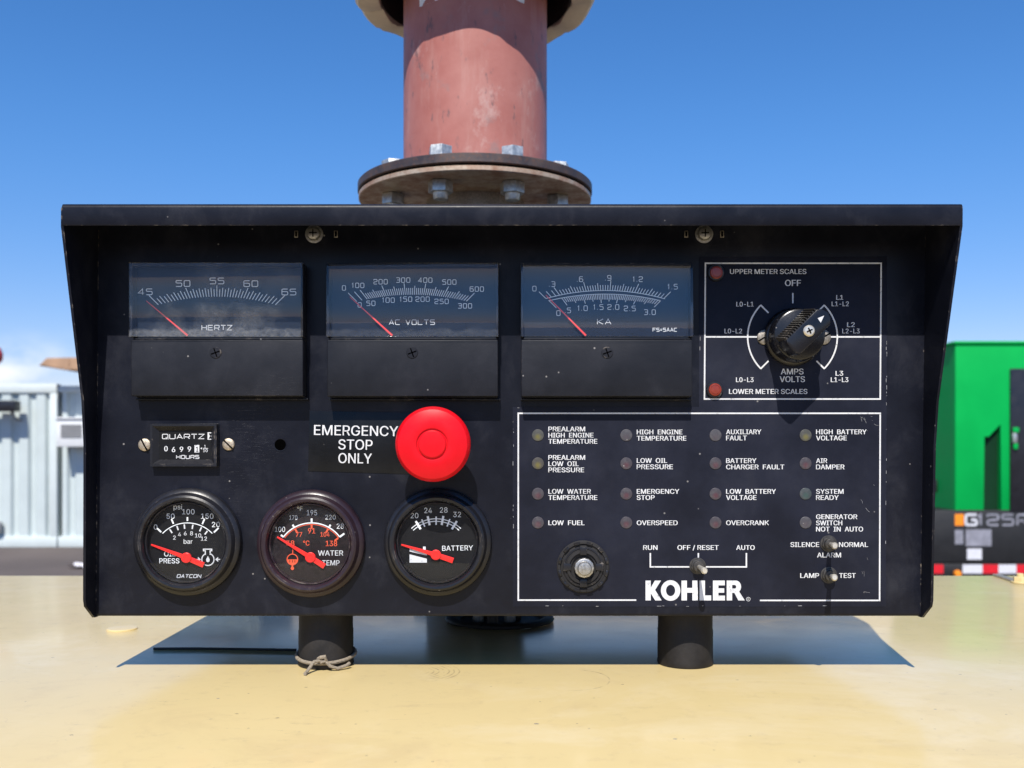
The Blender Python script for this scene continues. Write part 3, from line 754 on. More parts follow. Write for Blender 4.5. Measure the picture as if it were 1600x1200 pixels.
def tick(d, q, piv, ang, base, l0, l1, wd, w, m=1):
    """radial tick seen from the pivot, standing on the curve base(x)"""
    ca, sa = math.sin(R(ang)), -math.cos(R(ang))
    r = 90.0
    for _ in range(12):                      # march the ray out to the curve
        x = ca * r; yt = base(x); r += (piv[1] + sa * r - yt) / -sa
    p = [(piv[0] + ca * (r + k), piv[1] + sa * (r + k)) for k in (l0, l1)]
    d.line([q(*p[0]), q(*p[1])], wd, w, m)
def lab(d, q, s, x, y, cap, w, adv=.8, th=.12, m=1, width=None):
    u, v = q(x, y); d.wide(s, u, v - cap / 2, cap, w, m, width, adv, th, 'C')

def dial_hertz(d, q, w):
    piv = (339, 566); base = lambda x: 2 * 463.5 - ellipse_y(x, 94, 463.5, 13.5)
    for i in range(41):
        a = -45.5 + 91 * i / 40; ln = 22 if i % 10 == 0 else (14 if i % 2 == 0 else 11.5)
        if i in (0, 40): ln = 21
        tick(d, q, piv, a, base, 0, ln * (.8 if i % 10 == 0 and i not in (0, 40) else 1), 1.15, w)
    for s, x, y in (('45', 227, 456), ('50', 286, 443), ('55', 339, 439), ('60', 392, 443.3), ('65', 451.5, 456.3)): lab(d, q, s, x, y, 9, w, 1.0, .13)
    lab(d, q, 'HERTZ', 339, 512, 7.2, w, 1.1, .17, 2, 46.5)
def dial_volts(d, q, w):
    piv = (644, 556); base = lambda x: 2 * 460.5 - ellipse_y(x, 86, 460.5, 10.5)
    A = {0: -45.5, 50: -42, 100: -38.4}
    for i in range(10, 61):
        a = -38.4 + (i - 10) * 1.5 if i <= 20 else -23.4 + (i - 20) * 1.705
        tick(d, q, piv, a, base, 0, 18 if i % 10 == 0 else (14 if i % 5 == 0 else 10.5), 1.05, w)
    for a, ln in ((-45.5, 19), (-42, 18)): tick(d, q, piv, a, base, 0, ln, 1.05, w)
    for s, x, y in (('0', 537.5, 450), ('100', 559.5, 446), ('200', 594.7, 440.3), ('300', 630, 437.7), ('400', 664.5, 437.8), ('500', 702, 440.8), ('600', 745, 451.7)): lab(d, q, s, x, y, 7.2, w, .72, .13)
    for s, x, y in (('0', 562, 476.5), ('50', 579.5, 474), ('100', 607, 469), ('150', 634.3, 467.5), ('200', 660.3, 467.5), ('250', 690, 471), ('300', 726.5, 478)): lab(d, q, s, x, y, 7.2, w, .72, .13)
    lab(d, q, 'AC VOLTS', 643.7, 503.5, 7.2, w, 1.0, .15, 2, 70)
def dial_ka(d, q, w):
    piv = (945, 557); up = lambda x: 2 * 454 - ellipse_y(x, 92, 454, 12.5); lo = lambda x: 2 * 459.5 - ellipse_y(x, 88, 459.5, 10.6)
    d.line([q(945 + x, up(x)) for x in range(-92, 95, 6)], 1.0, w, 1); d.line([q(945 + x, lo(x)) for x in range(-88, 89, 6)], 1.0, w, 1)
    for a, ln in ((-45.5, 15), (-42, 12), (-39, 11)): tick(d, q, piv, a, up, 0, ln, 1.0, w)
    for i in range(41):
        a = -36.4 + (45.5 + 36.4) * i / 40
        tick(d, q, piv, a, up, 0, 15 if i % 10 == 0 else (11.5 if i % 5 == 0 else 8.5), 1.0, w)
    for a, ln in ((-45.0, 16),): tick(d, q, piv, a, lo, -ln, 0, 1.0, w)
    for i in range(51):
        a = -36.4 + (45 + 36.4) * i / 50
        tick(d, q, piv, a, lo, -(14 if i % 10 == 0 else (11.5 if i % 5 == 0 else 8.5)), 0, 1.0, w)
    for s, x, y in (('0', 835, 451), ('.3', 862.5, 444), ('.6', 906, 436.3), ('.9', 950, 434.3), ('1.2', 996.5, 436.3), ('1.5', 1051, 448)): lab(d, q, s, x, y, 7.6, w, .7, .12)
    for s, x, y in (('0', 872.5, 489.3), ('.5', 887, 485), ('1.0', 910.3, 481.6), ('1.5', 935, 479.8), ('2.0', 958.3, 479.8), ('2.5', 984, 482), ('3.0', 1015.3, 487.8)): lab(d, q, s, x, y, 7.6, w, .7, .12)
    lab(d, q, 'KA', 944, 502.5, 8, w, 1.05, .13, 2, 21)
    lab(d, q, 'FS=5AAC', 1038.8, 515.3, 5, w, 1.1, .24, 2, 37)
meter(201, 473, 410, 619, 'lens_dusty', 'frequency meter reading HERTZ, scale from 45 to 65', dial_hertz, ((228.5, 470), (293, 525)), (.4, .5))
meter(509, 779, 410, 619.5, 'lens_hazy', 'voltage meter reading AC VOLTS', dial_volts, ((547, 464), (613, 525)), (-1.0, -.3))
meter(813.5, 1084, 410, 619.5, 'lens_clear', 'current meter reading KA', dial_ka, ((853, 461), (915.5, 525)), (-2.2, .4))

# ---- round gauges
def gauge(cx, cy, bez, glass, dialm, label, fn, piv, tip, tail):
    cu, cv, _ = L(cx, cy, 0)
    b = MB()
    b.lathe([(84, .1), (84, 6), (82.8, 10), (80, 13), (77, 14.5), (75.5, 18), (73, 22.5), (70, 24.5), (66.5, 24), (64.5, 21), (63.5, 15), (63, 4.2)], 0, 0, 96, 0, False, False)
    g = on('round_gauge', b, bez, cu, cv, 0, sharp=25, label=label)
    r = MB(); r.lathe([(62.9, 8), (62.9, 15.2), (61.6, 15.8), (60.6, 14.6), (60.4, 8)], 0, 0, 72, 0, False, False)
    on('trim_ring', r, 'bezel_plastic' if bez == 'bezel_plastic' else 'bezel_plum', cu, cv, 0, g)
    d = MB(); d.lathe([(63.2, 2), (63.2, 5), (0.01, 5.02)], 0, 0, 64, 0)
    q = lambda x, y: (L(x, y, 5)[0] - cu, L(x, y, 5)[1] - cv)
    fn(d, q, 5.5)
    on('dial', d, [dialm, 'print_grey', 'print_white', 'print_orange'], cu, cv, 0, g)
    n = MB(); NW = 8.5
    p0 = L(*piv, NW); a = L(*tip, NW); c = L(*tail, NW)
    A = Vector((a[0] - cu, a[1] - cv)); B = Vector((c[0] - cu, c[1] - cv)); O_ = Vector((p0[0] - cu, p0[1] - cv))
    d1 = (A - O_).normalized(); d2 = (B - O_).normalized(); n1 = Vector((-d1.y, d1.x)); n2 = Vector((-d2.y, d2.x))
    n.prism([tuple(A + n1 * 1.2), tuple(O_ + n1 * 3.6), tuple(O_ - n1 * 3.6), tuple(A - n1 * 1.2)], NW - 1, NW, 0, .3)
    n.prism([tuple(B + n2 * 4.4), tuple(B - n2 * 4.4), tuple(O_ - n2 * 3.8), tuple(O_ + n2 * 3.8)], NW - 1.1, NW - .1, 0, .3)
    n.lathe([(8, NW - 2), (8, NW + 1), (7.2, NW + 1.6), (4, NW + 1.7), (3.6, NW + 1.3), (0.01, NW + 1.3)], O_.x, O_.y, 28, 0)
    on('needle', n, 'needle_red', cu, cv, 0, g)
    gl = MB(); gl.lathe([(62.7, 16.2), (62.7, 17.0), (30, 17.8), (0.01, 18.0)], 0, 0, 48, 0, False, False)
    on('gauge_glass', gl, glass, cu, cv, 0, g)
    return g
def rt(d, q, piv, ang, r0, r1, wd, w, m=1):
    p = [(piv[0] + r * math.sin(R(ang)), piv[1] - r * math.cos(R(ang))) for r in (r0, r1)]
    d.line([q(*p[0]), q(*p[1])], wd, w, m)
def ra(d, q, piv, r, a0, a1, wd, w, m=1):
    d.line([q(piv[0] + r * math.sin(R(a0 + (a1 - a0) * i / 28)), piv[1] - r * math.cos(R(a0 + (a1 - a0) * i / 28))) for i in range(29)], wd, w, m)
def gt(d, q, s, x, y, cap, w, m=1, bold=.004, width=None, align='C', shear=0.0):
    u, v = q(x, y); d.text(s, u, v - cap / 2, cap, w, m, width, bold, align, 0, shear)
def dial_oil(d, q, w):
    p = (293, 871)
    ra(d, q, p, 54, -46, 46, 1.3, w, 1)
    for a, l in ((-46, 66), (-22.5, 65), (0, 63), (24, 66), (46.5, 67)): rt(d, q, p, a, 57, l, 2.4, w)
    for a in (-32, -18.5, -5.5, 9.5, 25, 37): rt(d, q, p, a, 45, 52, 2.2, w, 2)
    gt(d, q, 'psi', 278, 792, 7.8, w, 1); gt(d, q, '0', 243.3, 823.5, 8, w); gt(d, q, '50', 266.7, 806.5, 8, w); gt(d, q, '100', 294.5, 799.5, 8, w)
    gt(d, q, '150', 324, 806.5, 8, w); gt(d, q, '20', 337.5, 819.5, 8, w)
    for s, x, y in (('2', 272.7, 840), ('4', 280.7, 835), ('6', 289.6, 833.3), ('8', 299.5, 833.3), ('10', 309.7, 836.6), ('12', 318.8, 841.5)): gt(d, q, s, x, y, 6.2, w, 2, .015)
    gt(d, q, 'bar', 294, 846, 7, w, 2, .012); gt(d, q, 'OIL', 265.5, 865.3, 7.8, w, 1, .008); gt(d, q, 'PRESS', 264.8, 876.2, 7.8, w, 1, .008, 31)
    u, v = q(295, 900); d.wide('DATCON', u, v - 2.5, 4.8, w, 2, 37, 1.3, .22, 'C', .25)
    # oil pressure symbol: can outline, drop, two arrows
    k = [(318, 858), (331, 858), (331, 860.5), (328.5, 860.5), (328.5, 866)] + [(325 + 9.6 * math.cos(R(a)), 874 + 9.6 * math.sin(R(a))) for a in range(-60, 241, 20)] + [(321, 866), (321, 860.5), (318, 860.5)]
    d.line([q(*t) for t in k], 1.6, w, 2, True)
    d.poly([q(325, 868.5), q(327.8, 874), q(327.4, 877.2), q(325, 878.6), q(322.6, 877.2), q(322.2, 874)], w, 2)
    d.poly([q(309.5, 870), q(314, 874), q(309.5, 878)], w, 2); d.line([q(305, 874), q(310, 874)], 1.6, w, 2)
    d.poly([q(341, 870), q(336.5, 874), q(341, 878)], w, 2); d.line([q(340.5, 874), q(344, 874)], 1.6, w, 2)
def dial_water(d, q, w):
    p = (487, 872)
    ra(d, q, p, 55, -53, 53, 1.8, w, 1); ra(d, q, p, 52.6, -53, 53, 1.1, w + .04, 3)
    for a, l in ((-53, 60), (-29.5, 60), (0, 62), (29.5, 60), (53, 64)): rt(d, q, p, a, 55, l, 2.8, w + .08, 1)
    for a, l in ((-29.5, 45), (0, 46), (29.5, 46), (53, 45)): rt(d, q, p, a, l, 52, 2.8, w + .08, 3)
    gt(d, q, '°F', 468.5, 795, 6.8, w, 1); gt(d, q, '100', 437.5, 827, 8, w, 1, .002, 16); gt(d, q, '170', 458.5, 808.7, 7.2, w, 1, .002, 12.5); gt(d, q, '195', 487.5, 801, 8.2, w, 1, .002, 16)
    gt(d, q, '220', 516.5, 808, 7.2, w, 1, .002, 16); gt(d, q, '28', 531.8, 822, 8, w, 1, .002, 11)
    for s, x, y, c, wd in (('77', 467.3, 835, 7.2, 9.5), ('91', 487, 829.3, 8.2, 11), ('104', 508, 835, 7, 14), ('138', 518, 849, 8.4, 17.5), ('38', 453.5, 848.5, 8, 13), ('°C', 478.7, 848.5, 7.6, 9.5)): gt(d, q, s, x, y, c, w, 3, .02, wd)
    gt(d, q, 'WATER', 516.7, 864, 8, w, 2, .012, 39); gt(d, q, 'TEMP', 517, 879.3, 8, w, 2, .012, 27)
    c = (457, 874)
    d.line([q(c[0] + 8.4 * math.cos(R(a)), c[1] + 8.4 * math.sin(R(a))) for a in range(0, 360, 20)], 1.4, w, 3, True)
    d.poly([q(c[0] - 8, c[1])] + [q(c[0] + 8 * math.cos(R(a)), c[1] + 8 * math.sin(R(a))) for a in range(165, 14, -15)] + [q(c[0] + 8, c[1])], w + .04, 3)
    for i in (-4, 0, 4): d.line([q(c[0] + i, c[1] + 1), q(c[0] + i, c[1] + 5)], 1.0, w + .09, 0)
    d.line([q(457, 882), q(457, 890)], 2.6, w + .04, 3); d.disc(*q(457, 888), 2.6, w + .09, 3); d.line([q(457.5, 865), q(457.5, 858)], 1.3, w, 3)
def dial_batt(d, q, w):
    p = (681.5, 867)
    ra(d, q, p, 56.5, -43, 43, 1.3, w, 1); ra(d, q, p, 52.5, -43, 43, 1.3, w, 1)
    for i, a in enumerate((-31, -22, -12.3, 0, 10.5, 21, 31.5)): rt(d, q, p, a, 47 if i % 3 == 0 else 47.5, 62 if i % 2 == 0 else 60, 3.4 if i in (0, 2, 4, 6) else 2.2, w + .05, 1)
    for s, x, y in (('20', 647.7, 805.5), ('24', 669, 797.5), ('28', 693.3, 796.8), ('32', 714.3, 803.8)): gt(d, q, s, x, y, 8.2, w, 1, .002, 12)
    u, v = q(715, 856.3); d.text('BATTERY', u, v - 3.8, 7.8, w, 1, 48, .002, 'C', R(1))
    d.poly([q(640, 857), q(667, 865), q(667, 879), q(640, 879)], w, 2); d.poly([q(640, 861.5), q(667, 868), q(667, 873), q(640, 866)], w + .05, 0)
    d.poly([q(661, 854), q(665, 854), q(665.5, 863), q(661, 862)], w + .09, 1)
gauge(295, 846, 'bezel_plastic', 'gauge_glass', 'gauge_dial', 'oil pressure gauge with its red needle below zero', dial_oil, (291, 871.5), (236, 851), (318, 883))
gauge(487, 848.5, 'bezel_plum', 'gauge_glass_dirty', 'plum_dial', 'water temperature gauge with plum bezel and orange scale', dial_water, (485, 871), (433, 839), (507, 885))
gauge(684.5, 846.5, 'bezel_plastic', 'gauge_glass', 'gauge_dial', 'battery gauge under the red stop button', dial_batt, (681, 867), (627, 851), (708, 876))

# ---- hour meter
cu, cv, _ = L(290.5, 695.5, 0)
b = MB()
a0, a1, b0, b1 = -52, 52, -33.5, 33.5
b.box(a0, a1, b0, b1, .1, 4, 0, .8)
def ring_frame(mb, o, i, wo, wi, m=0):
    vs = [(o[0], o[2], wo), (o[1], o[2], wo), (o[1], o[3], wo), (o[0], o[3], wo), (i[0], i[2], wi), (i[1], i[2], wi), (i[1], i[3], wi), (i[0], i[3], wi)]
    mb.add(vs, [(k, (k + 1) % 4, (k + 1) % 4 + 4, k + 4) for k in range(4)], m)
ring_frame(b, (a0 + .5, a1 - .5, b0 + .5, b1 - .5), (a0 + .5, a1 - .5, b0 + .5, b1 - .5), 4, 12)
ring_frame(b, (a0 + .5, a1 - .5, b0 + .5, b1 - .5), (a0 + 4, a1 - 4, b0 + 4, b1 - 4), 12, 12)
ring_frame(b, (a0 + 4, a1 - 4, b0 + 4, b1 - 4), (a0 + 12, a1 - 11, b0 + 11, b1 - 11), 12, 5.2)
hm = on('hour_meter', b, 'bezel_plastic', cu, cv, 0, label='small hour counter reading QUARTZ HOURS')
d = MB(); d.box(a0 + 11, a1 - 10, b0 + 10, b1 - 10, 4.2, 5, 0)
q = lambda x, y: (L(x, y, 5)[0] - cu, L(x, y, 5)[1] - cv)
w = 5.4
u, v = q(286.5, 685.5); d.wide('QUARTZ', u, v, 7, w, 1, 65, 1.35, .17, 'C')
u, v = q(293.5, 716.5); d.wide('HOURS', u, v, 5, w, 1, 35, 1.3, .22, 'C')
d.poly([q(324.5, 675.5), q(333, 675.5), q(333, 687), q(324.5, 687)], w, 1)
d.poly([q(326, 677), q(331.5, 677), q(329.3, 681.3), q(331.5, 685.6), q(326, 685.6), q(328.2, 681.3)], w + .1, 0)
for s, x, y in (('0', 259.5, 701), ('6', 271.3, 702.3), ('9', 283.7, 702), ('9', 296, 701.6)): gt(d, q, s, x, y, 8, w, 1, .03, 5)
d.poly([q(304, 695), q(311.5, 695), q(311.5, 707), q(304, 707)], w, 1); gt(d, q, '1', 308.3, 702, 8, w + .1, 0, .03, 3.4); gt(d, q, '0', 306, 694.4, 3, w + .1, 0, .03, 3)
d.poly([q(313, 700.6), q(315.8, 699), q(315.8, 702.2)], w, 1); d.line([q(317.3, 700.6), q(325.3, 700.6)], .8, w, 1)
gt(d, q, '1', 320.5, 697.4, 4.6, w, 1, .02, 2.2); gt(d, q, '10', 321, 704, 4.6, w, 1, .02, 7)
d.line([q(255, 695), q(312, 695)], .4, w, 2); d.line([q(255, 707.5), q(312, 707.5)], .4, w, 2)
on('counter_face', d, ['number_wheel', 'print_white', 'meter_plastic'], cu, cv, 0, hm)

# ---- slotted screws, latches
def slot_screw(x, y, r, ang, mat, h=4.0, label=None, parent=PANEL):
    u, v, _ = L(x, y, 0); b = MB()
    n = 32; ca, sa = math.cos(R(ang)), math.sin(R(ang))
    b.lathe([(r, .1), (r, h * .35), (r * .94, h * .62), (r * .72, h * .9), (r * .38, h), (.01, h)], 0, 0, n, 0)
    pts = [(-r * .97, -1.15), (r * .97, -1.15), (r * .97, 1.15), (-r * .97, 1.15)]
    b.prism([(a * ca - c * sa, a * sa + c * ca) for a, c in pts], h * .3, h + .1, 1)
    return on('slot_screw', b, [mat, 'dark_void'], u, v, 0, parent, label=label)
slot_screw(226.5, 695, 10, -62, 'brassy_steel'); slot_screw(357.3, 694.3, 9.7, -45, 'brassy_steel')
slot_screw(1194.5, 527, 12, 32, 'dull_steel'); slot_screw(1286, 527, 12, 32, 'dull_steel')
for x in (491, 1100):
    u, v, _ = L(x, 366, 0); b = MB()
    b.lathe([(14, .1), (14, 1.5), (12.2, 2), (11, 2.2), (10.6, 5), (9, 8), (5.5, 9.6), (.01, 10)], 0, 0, 36, 0)
    b.line([(-6, 0), (6, 0)], 1.8, 10.2, 1); b.line([(0, -6), (0, 6)], 1.8, 10.25, 1)
    on('latch_screw', b, ['steel', 'dark_void'], u, v, 0)
    for dx in (-28, 34 if x == 491 else 28):
        u2, v2, _ = L(x + dx, 366, 0); b = MB(); b.box(-3, 3, -5.5, 5.5, .1, 1.5, 0, .6); b.box(-1.5, 1.5, -4, 4, 1.55, 2.2, 1)
        on('latch_slot', b, ['dull_steel', 'dark_void'], u2, v2, 0)
# hole, not cut: a black disc paints its dark inside
u, v, _ = L(438, 695, 0); b = MB()
b.lathe([(10.2, .1), (10, .7), (9, .5), (8.8, .2)], 0, 0, 36, 0, False, False); b.disc(0, 0, 9, .25, 1, 36)
on('painted_hole', b, ['panel_paint', 'dark_void'], u, v, 0)

# ---- mushroom stop button
u, v, _ = L(676, 694, 70); b = MB()
b.lathe([(44, .95), (44, 5), (42, 7), (34, 7.5), (32, 30), (24, 33), (24, 54)], 0, 0, 56, 1)
b.lathe([(26, 53), (50, 53), (54.5, 56), (56.4, 60), (56.4, 64), (55, 69), (51.5, 73.5), (46, 75.6), (36, 78.0), (24.4, 79.5), (23.4, 79.2), (22.8, 77.2), (21.0, 77.2), (20.4, 79.6), (19, 80.6), (14, 81.2), (.01, 81.6)], 0, 0, 96, 0)
on('stop_button', b, ['stop_red', 'black_rubber'], u, v, 0, sharp=28, label='big red mushroom stop button')

# ---- selector knob
u, v, _ = L(1238, 527, 0); b = MB()
b.lathe([(45, 1), (45, 9), (43, 12), (41.5, 13)], 0, 0, 64, 0)
b.lathe([(41, 12.5), (40, 34), (38.5, 39), (36, 40.5), (.01, 40.8)], 0, 0, 64, 0)
ca = math.cos(R(45)); sa = ca
rotp = lambda P: [(x * ca - y * sa, x * sa + y * ca) for x, y in P]
bar = [(-36, -11), (-32, -16), (30, -16), (37, -9), (40, 0), (37, 9), (31, 14), (-33, 14), (-36, 9)]
b.prism(rotp(bar), 38, 82, 0, 2.0)
for i in range(14):                                              # grip ribs, wider at the foot of the bar's upper flank
    x = -31 + i * 4.6
    lo = rotp([(x, 13), (x + 3.0, 13), (x + 2.5, 23), (x + .5, 23)]); hi = rotp([(x, 13), (x + 3.0, 13), (x + 2.2, 16.5), (x + .8, 16.5)])
    b.add([(a, c, 41) for a, c in lo] + [(a, c, 79 - i * .1) for a, c in hi], [(3, 2, 1, 0), (4, 5, 6, 7), (0, 1, 5, 4), (1, 2, 6, 5), (2, 3, 7, 6), (3, 0, 4, 7)], 1)
kn = on('selector_knob', b, ['knob_plastic', 'sunlit_rib'], u, v, 0, label='black rotary selector knob pointing up and to the right')
b = MB(); b.poly(rotp([(32, 0), (21, -3.9), (22.5, 4.0)]), 82.4, 0)
on('pointer_mark', b, 'print_white', u, v, 0, kn)
b = MB(); b.lathe([(8.4, 82), (8.4, 84), (6.5, 86), (.01, 86.6)], 0, 0, 30, 0)
for a in (25, 115): b.line([(-4.6 * math.cos(R(a)), -4.6 * math.sin(R(a))), (4.6 * math.cos(R(a)), 4.6 * math.sin(R(a)))], 1.9, 86.9, 1)
on('knob_screw', b, ['bright_steel', 'dark_void'], u, v, 0, kn)

# ---- two red scale lamps
for i, (x, y) in enumerate(((1119, 426), (1117, 609))):
    u, v, _ = L(x, y, 4); b = MB()
    b.lathe([(13, .9), (13, 3.5), (12, 5), (10.2, 5.2), (10, 3)], 0, 0, 36, 0, False, False)
    lp = on('scale_lamp', b, 'bezel_plastic', u, v, 0, label='red lamp beside UPPER METER SCALES' if i == 0 else 'red lamp beside LOWER METER SCALES')
    b = MB(); b.lathe([(9.9, 2), (9.9, 6), (9, 7), (7.6, 7.2), (7.3, 6.7), (6.9, 6.7), (6.6, 7.3), (.01, 7.6)], 0, 0, 36, 0)
    on('lamp_lens', b, 'lamp_red', u, v, 0, lp)

# ---- sixteen indicator lamps
b = MB(); b.lathe([(9.3, .5), (9.3, 1.2), (8.8, 1.6), (5, 1.9), (.01, 2.0)], 0, 0, 32, 0)
first = {}
tints = [['led_yellow', 'led_clear', 'led_clear', 'led_yellow'], ['led_amber', 'led_red', 'led_red', 'led_red'],
         ['led_red', 'led_red', 'led_red', 'led_green'], ['led_red', 'led_red', 'led_red', 'led_clear']]
words = [['PREALARM HIGH ENGINE TEMPERATURE', 'HIGH ENGINE TEMPERATURE', 'AUXILIARY FAULT', 'HIGH BATTERY VOLTAGE'],
         ['PREALARM LOW OIL PRESSURE', 'LOW OIL PRESSURE', 'BATTERY CHARGER FAULT', 'AIR DAMPER'],
         ['LOW WATER TEMPERATURE', 'EMERGENCY STOP', 'LOW BATTERY VOLTAGE', 'SYSTEM READY'],
         ['LOW FUEL', 'OVERSPEED', 'OVERCRANK', 'GENERATOR SWITCH NOT IN AUTO']]
tint_word = {'led_yellow': 'yellowish', 'led_amber': 'yellow', 'led_red': 'pinkish', 'led_clear': 'grey', 'led_green': 'greenish'}
for r, y in enumerate((680, 724, 771.5, 816.5)):
    for c, x in enumerate((840.5, 978.5, 1117.8, 1258.5)):
        t = tints[r][c]; u, v, _ = L(x, y, 0); lb = f"{tint_word[t]} unlit lamp beside {words[r][c]}"
        if t not in first: first[t] = on('indicator_lamp', b, t, u, v, 0, label=lb)
        else: dup(first[t], P0(u, v, 0), PANEL, lb)

# ---- fuse holder
u, v, _ = L(911, 885, 0); b = MB()
b.lathe([(41, .9), (41, 3), (39, 5), (36, 5.5), (35, 3.2), (33, 3.2), (32, 4), (27, 5), (26, 7.5), (22, 8), (21, 4.5), (18, 4.5)], 0, 0, 72, 1, False, False)  # base painted near-black, standing for shade in the gaps between teeth
for k in range(12):
    a0 = k * 30 + 8; p = [(39.5 * math.cos(R(a0 + t)), 39.5 * math.sin(R(a0 + t))) for t in (0, 7, 14)] + [(35.5 * math.cos(R(a0 + t)), 35.5 * math.sin(R(a0 + t))) for t in (14, 7, 0)]
    b.prism(p, 4, 7.2, 0, .5)
for k in range(4):
    a0 = k * 90; ca, sa = math.cos(R(a0)), math.sin(R(a0))
    b.prism([(x * ca - y * sa, x * sa + y * ca) for x, y in ((19, -5), (31, -6), (31, 6), (19, 5))], 4.6, 9, 0, .5)
b.disc(0, 0, 19, 1.2, 1, 32)
b.lathe([(31, 3.9), (31, 5.6), (28.5, 5.8), (28.5, 3.9)], 0, 0, 56, 0, False, False)
fh = on('round_holder', b, ['bezel_plastic', 'gap_black'], u, v, 0, label='round black notched holder around a steel bolt')
b = MB(); b.prism([(15.5 * math.cos(R(a)), 15.5 * math.sin(R(a))) for a in range(0, 360, 30)], 1.5, 14, 0, 2); b.lathe([(11, 14), (11, 20), (9.5, 22), (5, 22.6), (.01, 22.8)], 0, 0, 28, 0)
on('bolt', b, 'steel', u + 1, v - 1, 0, fh)

# ---- toggle switches
def toggle(x, y, tx, ty, label):
    u, v, _ = L(x, y, 4); b = MB()
    b.lathe([(13, .9), (13, 1.6), (11.5, 1.9)], 0, 0, 28, 0); b.prism([(11.5 * math.cos(R(a)), 11.5 * math.sin(R(a))) for a in range(15, 375, 60)], 1.5, 6, 0, .8)
    b.lathe([(8.6, 6), (8.6, 12), (7.6, 13), (4, 13.2), (.01, 13)], 0, 0, 28, 0)
    s = on('toggle_switch', b, 'bush_steel', u, v, 0, label=label)
    tu, tv, tw = L(tx, ty, 52); du, dv = tu - u, tv - v
    b = MB(); pts = [(du * k, dv * k, 11 + 41 * k) for k in (0, .3, .6, .85, .95, 1.0, 1.04)]
    vs = []
    b.tube(pts[:5], 3.0, 16, 0, 5.2); b.tube([pts[4], pts[5], pts[6]], 5.2, 16, 0, 3.4)
    on('lever', b, 'bright_steel', u, v, 0, s)
toggle(1090.5, 884.5, 1101, 892, 'toggle switch under OFF / RESET')
toggle(1295.5, 849.5, 1304.5, 853, 'toggle switch between SILENCE and NORMAL')
toggle(1296, 899, 1304, 902.5, 'toggle switch between LAMP and TEST')

# ------------------------------------------------------------------ support posts, string, cable
def post(x, yfront, rpx):
    yf = (CAMZ - ROOF_Z) * F / (yfront - HY); r = rpx / F * yf; yc = yf + r
    top = CAMZ - 268.9 / K
    b = MB(); h = top - ROOF_Z
    b.lathe([(r * 1.0, 0.0002), (r * 1.02, .001), (r, .003), (r, h * .62), (r * .985, h * .64), (r * .985, h - .0002)], 0, 0, 56, 0)
    return b, ((x - 800) / F * yc * 1.0, yc, ROOF_Z), r
b, pl, pr = post(509.5, 1047, 43.5)
p1 = tag(build('support_post', b, 'post_paint', world_map, pl), 'short black round post with string tied round its foot, under the panel', 'post', 'posts carrying the control panel')
b, p2l, _ = post(1070.5, 1046, 44)
tag(build('support_post', b, 'post_paint', world_map, p2l), 'short bare black round post without string, under the panel', 'post', 'posts carrying the control panel')
# string round the left foot
b = MB(); rs = pr + .0011
ring = [(rs * math.cos(a), rs * math.sin(a), .0062 - .0022 * math.cos(a * 1.0 + 1.6)) for a in [2 * math.pi * i / 40 for i in range(41)]]
b.tube(ring, .0011, 8)
fy = -rs
kx0 = .0022
b.tube([(kx0 - .003, fy - .0012, .0068), (kx0 - .0012, fy - .003, .0082), (kx0 + .0008, fy - .0026, .0086), (kx0 + .0016, fy - .0016, .0062), (kx0 - .001, fy - .0024, .0054), (kx0 - .0024, fy - .0022, .0072)], .0013, 8)
b.tube([(kx0 - .0008, fy - .0022, .0064), (kx0 - .005, fy - .0040, .0060), (kx0 - .0070, fy - .0068, .0030), (kx0 - .0082, fy - .0100, .0011), (kx0 - .0084, fy - .0125, .0011)], .0010, 8)
b.tube([(kx0 + .001, fy - .0018, .0062), (kx0 + .004, fy - .0022, .0030), (kx0 + .008, fy - .0008, .0014), (kx0 + .0125, fy + .0030, .0022), (kx0 + .0140, fy + .0050, .0032)], .0010, 8)
tag(build('tie_string', b, 'twine', world_map, pl), 'frayed tan string knotted around the foot of the post below the gauges', 'string')
# black cable on the roof, in the panel's shade
b = MB(); c0 = roof_pt(240, 1015.5); c1 = roof_pt(463, 1017.5); r = .0008
b.tube([(0, 0, r), ((c1[0] - c0[0]) * .3, .0006, r), ((c1[0] - c0[0]) * .6, -.0012, r), (c1[0] - c0[0], c1[1] - c0[1], r)], r, 8)
tag(build('black_cable', b, 'black_rubber', world_map, c0), 'thin black cable lying on the cream roof in the panel shadow', 'cable')

# cables rising out of a rubber grommet into the bottom of the box
cy0 = (CAMZ - ROOF_Z) * F / (985 - HY); rg = .040; cxg = (781 - 800) / F * (cy0 + rg)
CB = (cxg, cy0 + rg, ROOF_Z)
cb = thing('cable_bundle', 'bundle of black cables rising from a rubber grommet behind the panel bottom', 'cables', CB)
b = MB(); b.lathe([(rg, .0003), (rg + .0008, .0012), (rg, .0026), (rg - .004, .0036), (rg - .007, .0030), (rg - .010, .0008)], 0, 0, 64, 0, False, False); b.disc(0, 0, rg - .009, .0006, 0, 40)
build('grommet', b, 'black_rubber', world_map, CB, cb)
h = CAMZ - 268.5 / K - ROOF_Z
for i in range(7):
    a = i * .9; r0 = .012 + .011 * (i % 3) / 2; px_, py_ = r0 * math.cos(a), r0 * math.sin(a)
    b = MB(); b.tube([(px_, py_, .0007), (px_ * 1.02, py_ * 1.02, h * .5), (px_ * 1.05, py_ * .9, h)], .0042, 12)
    build('cable', b, 'grille_grey' if i in (4, 6) else 'black_rubber', world_map, CB, cb)

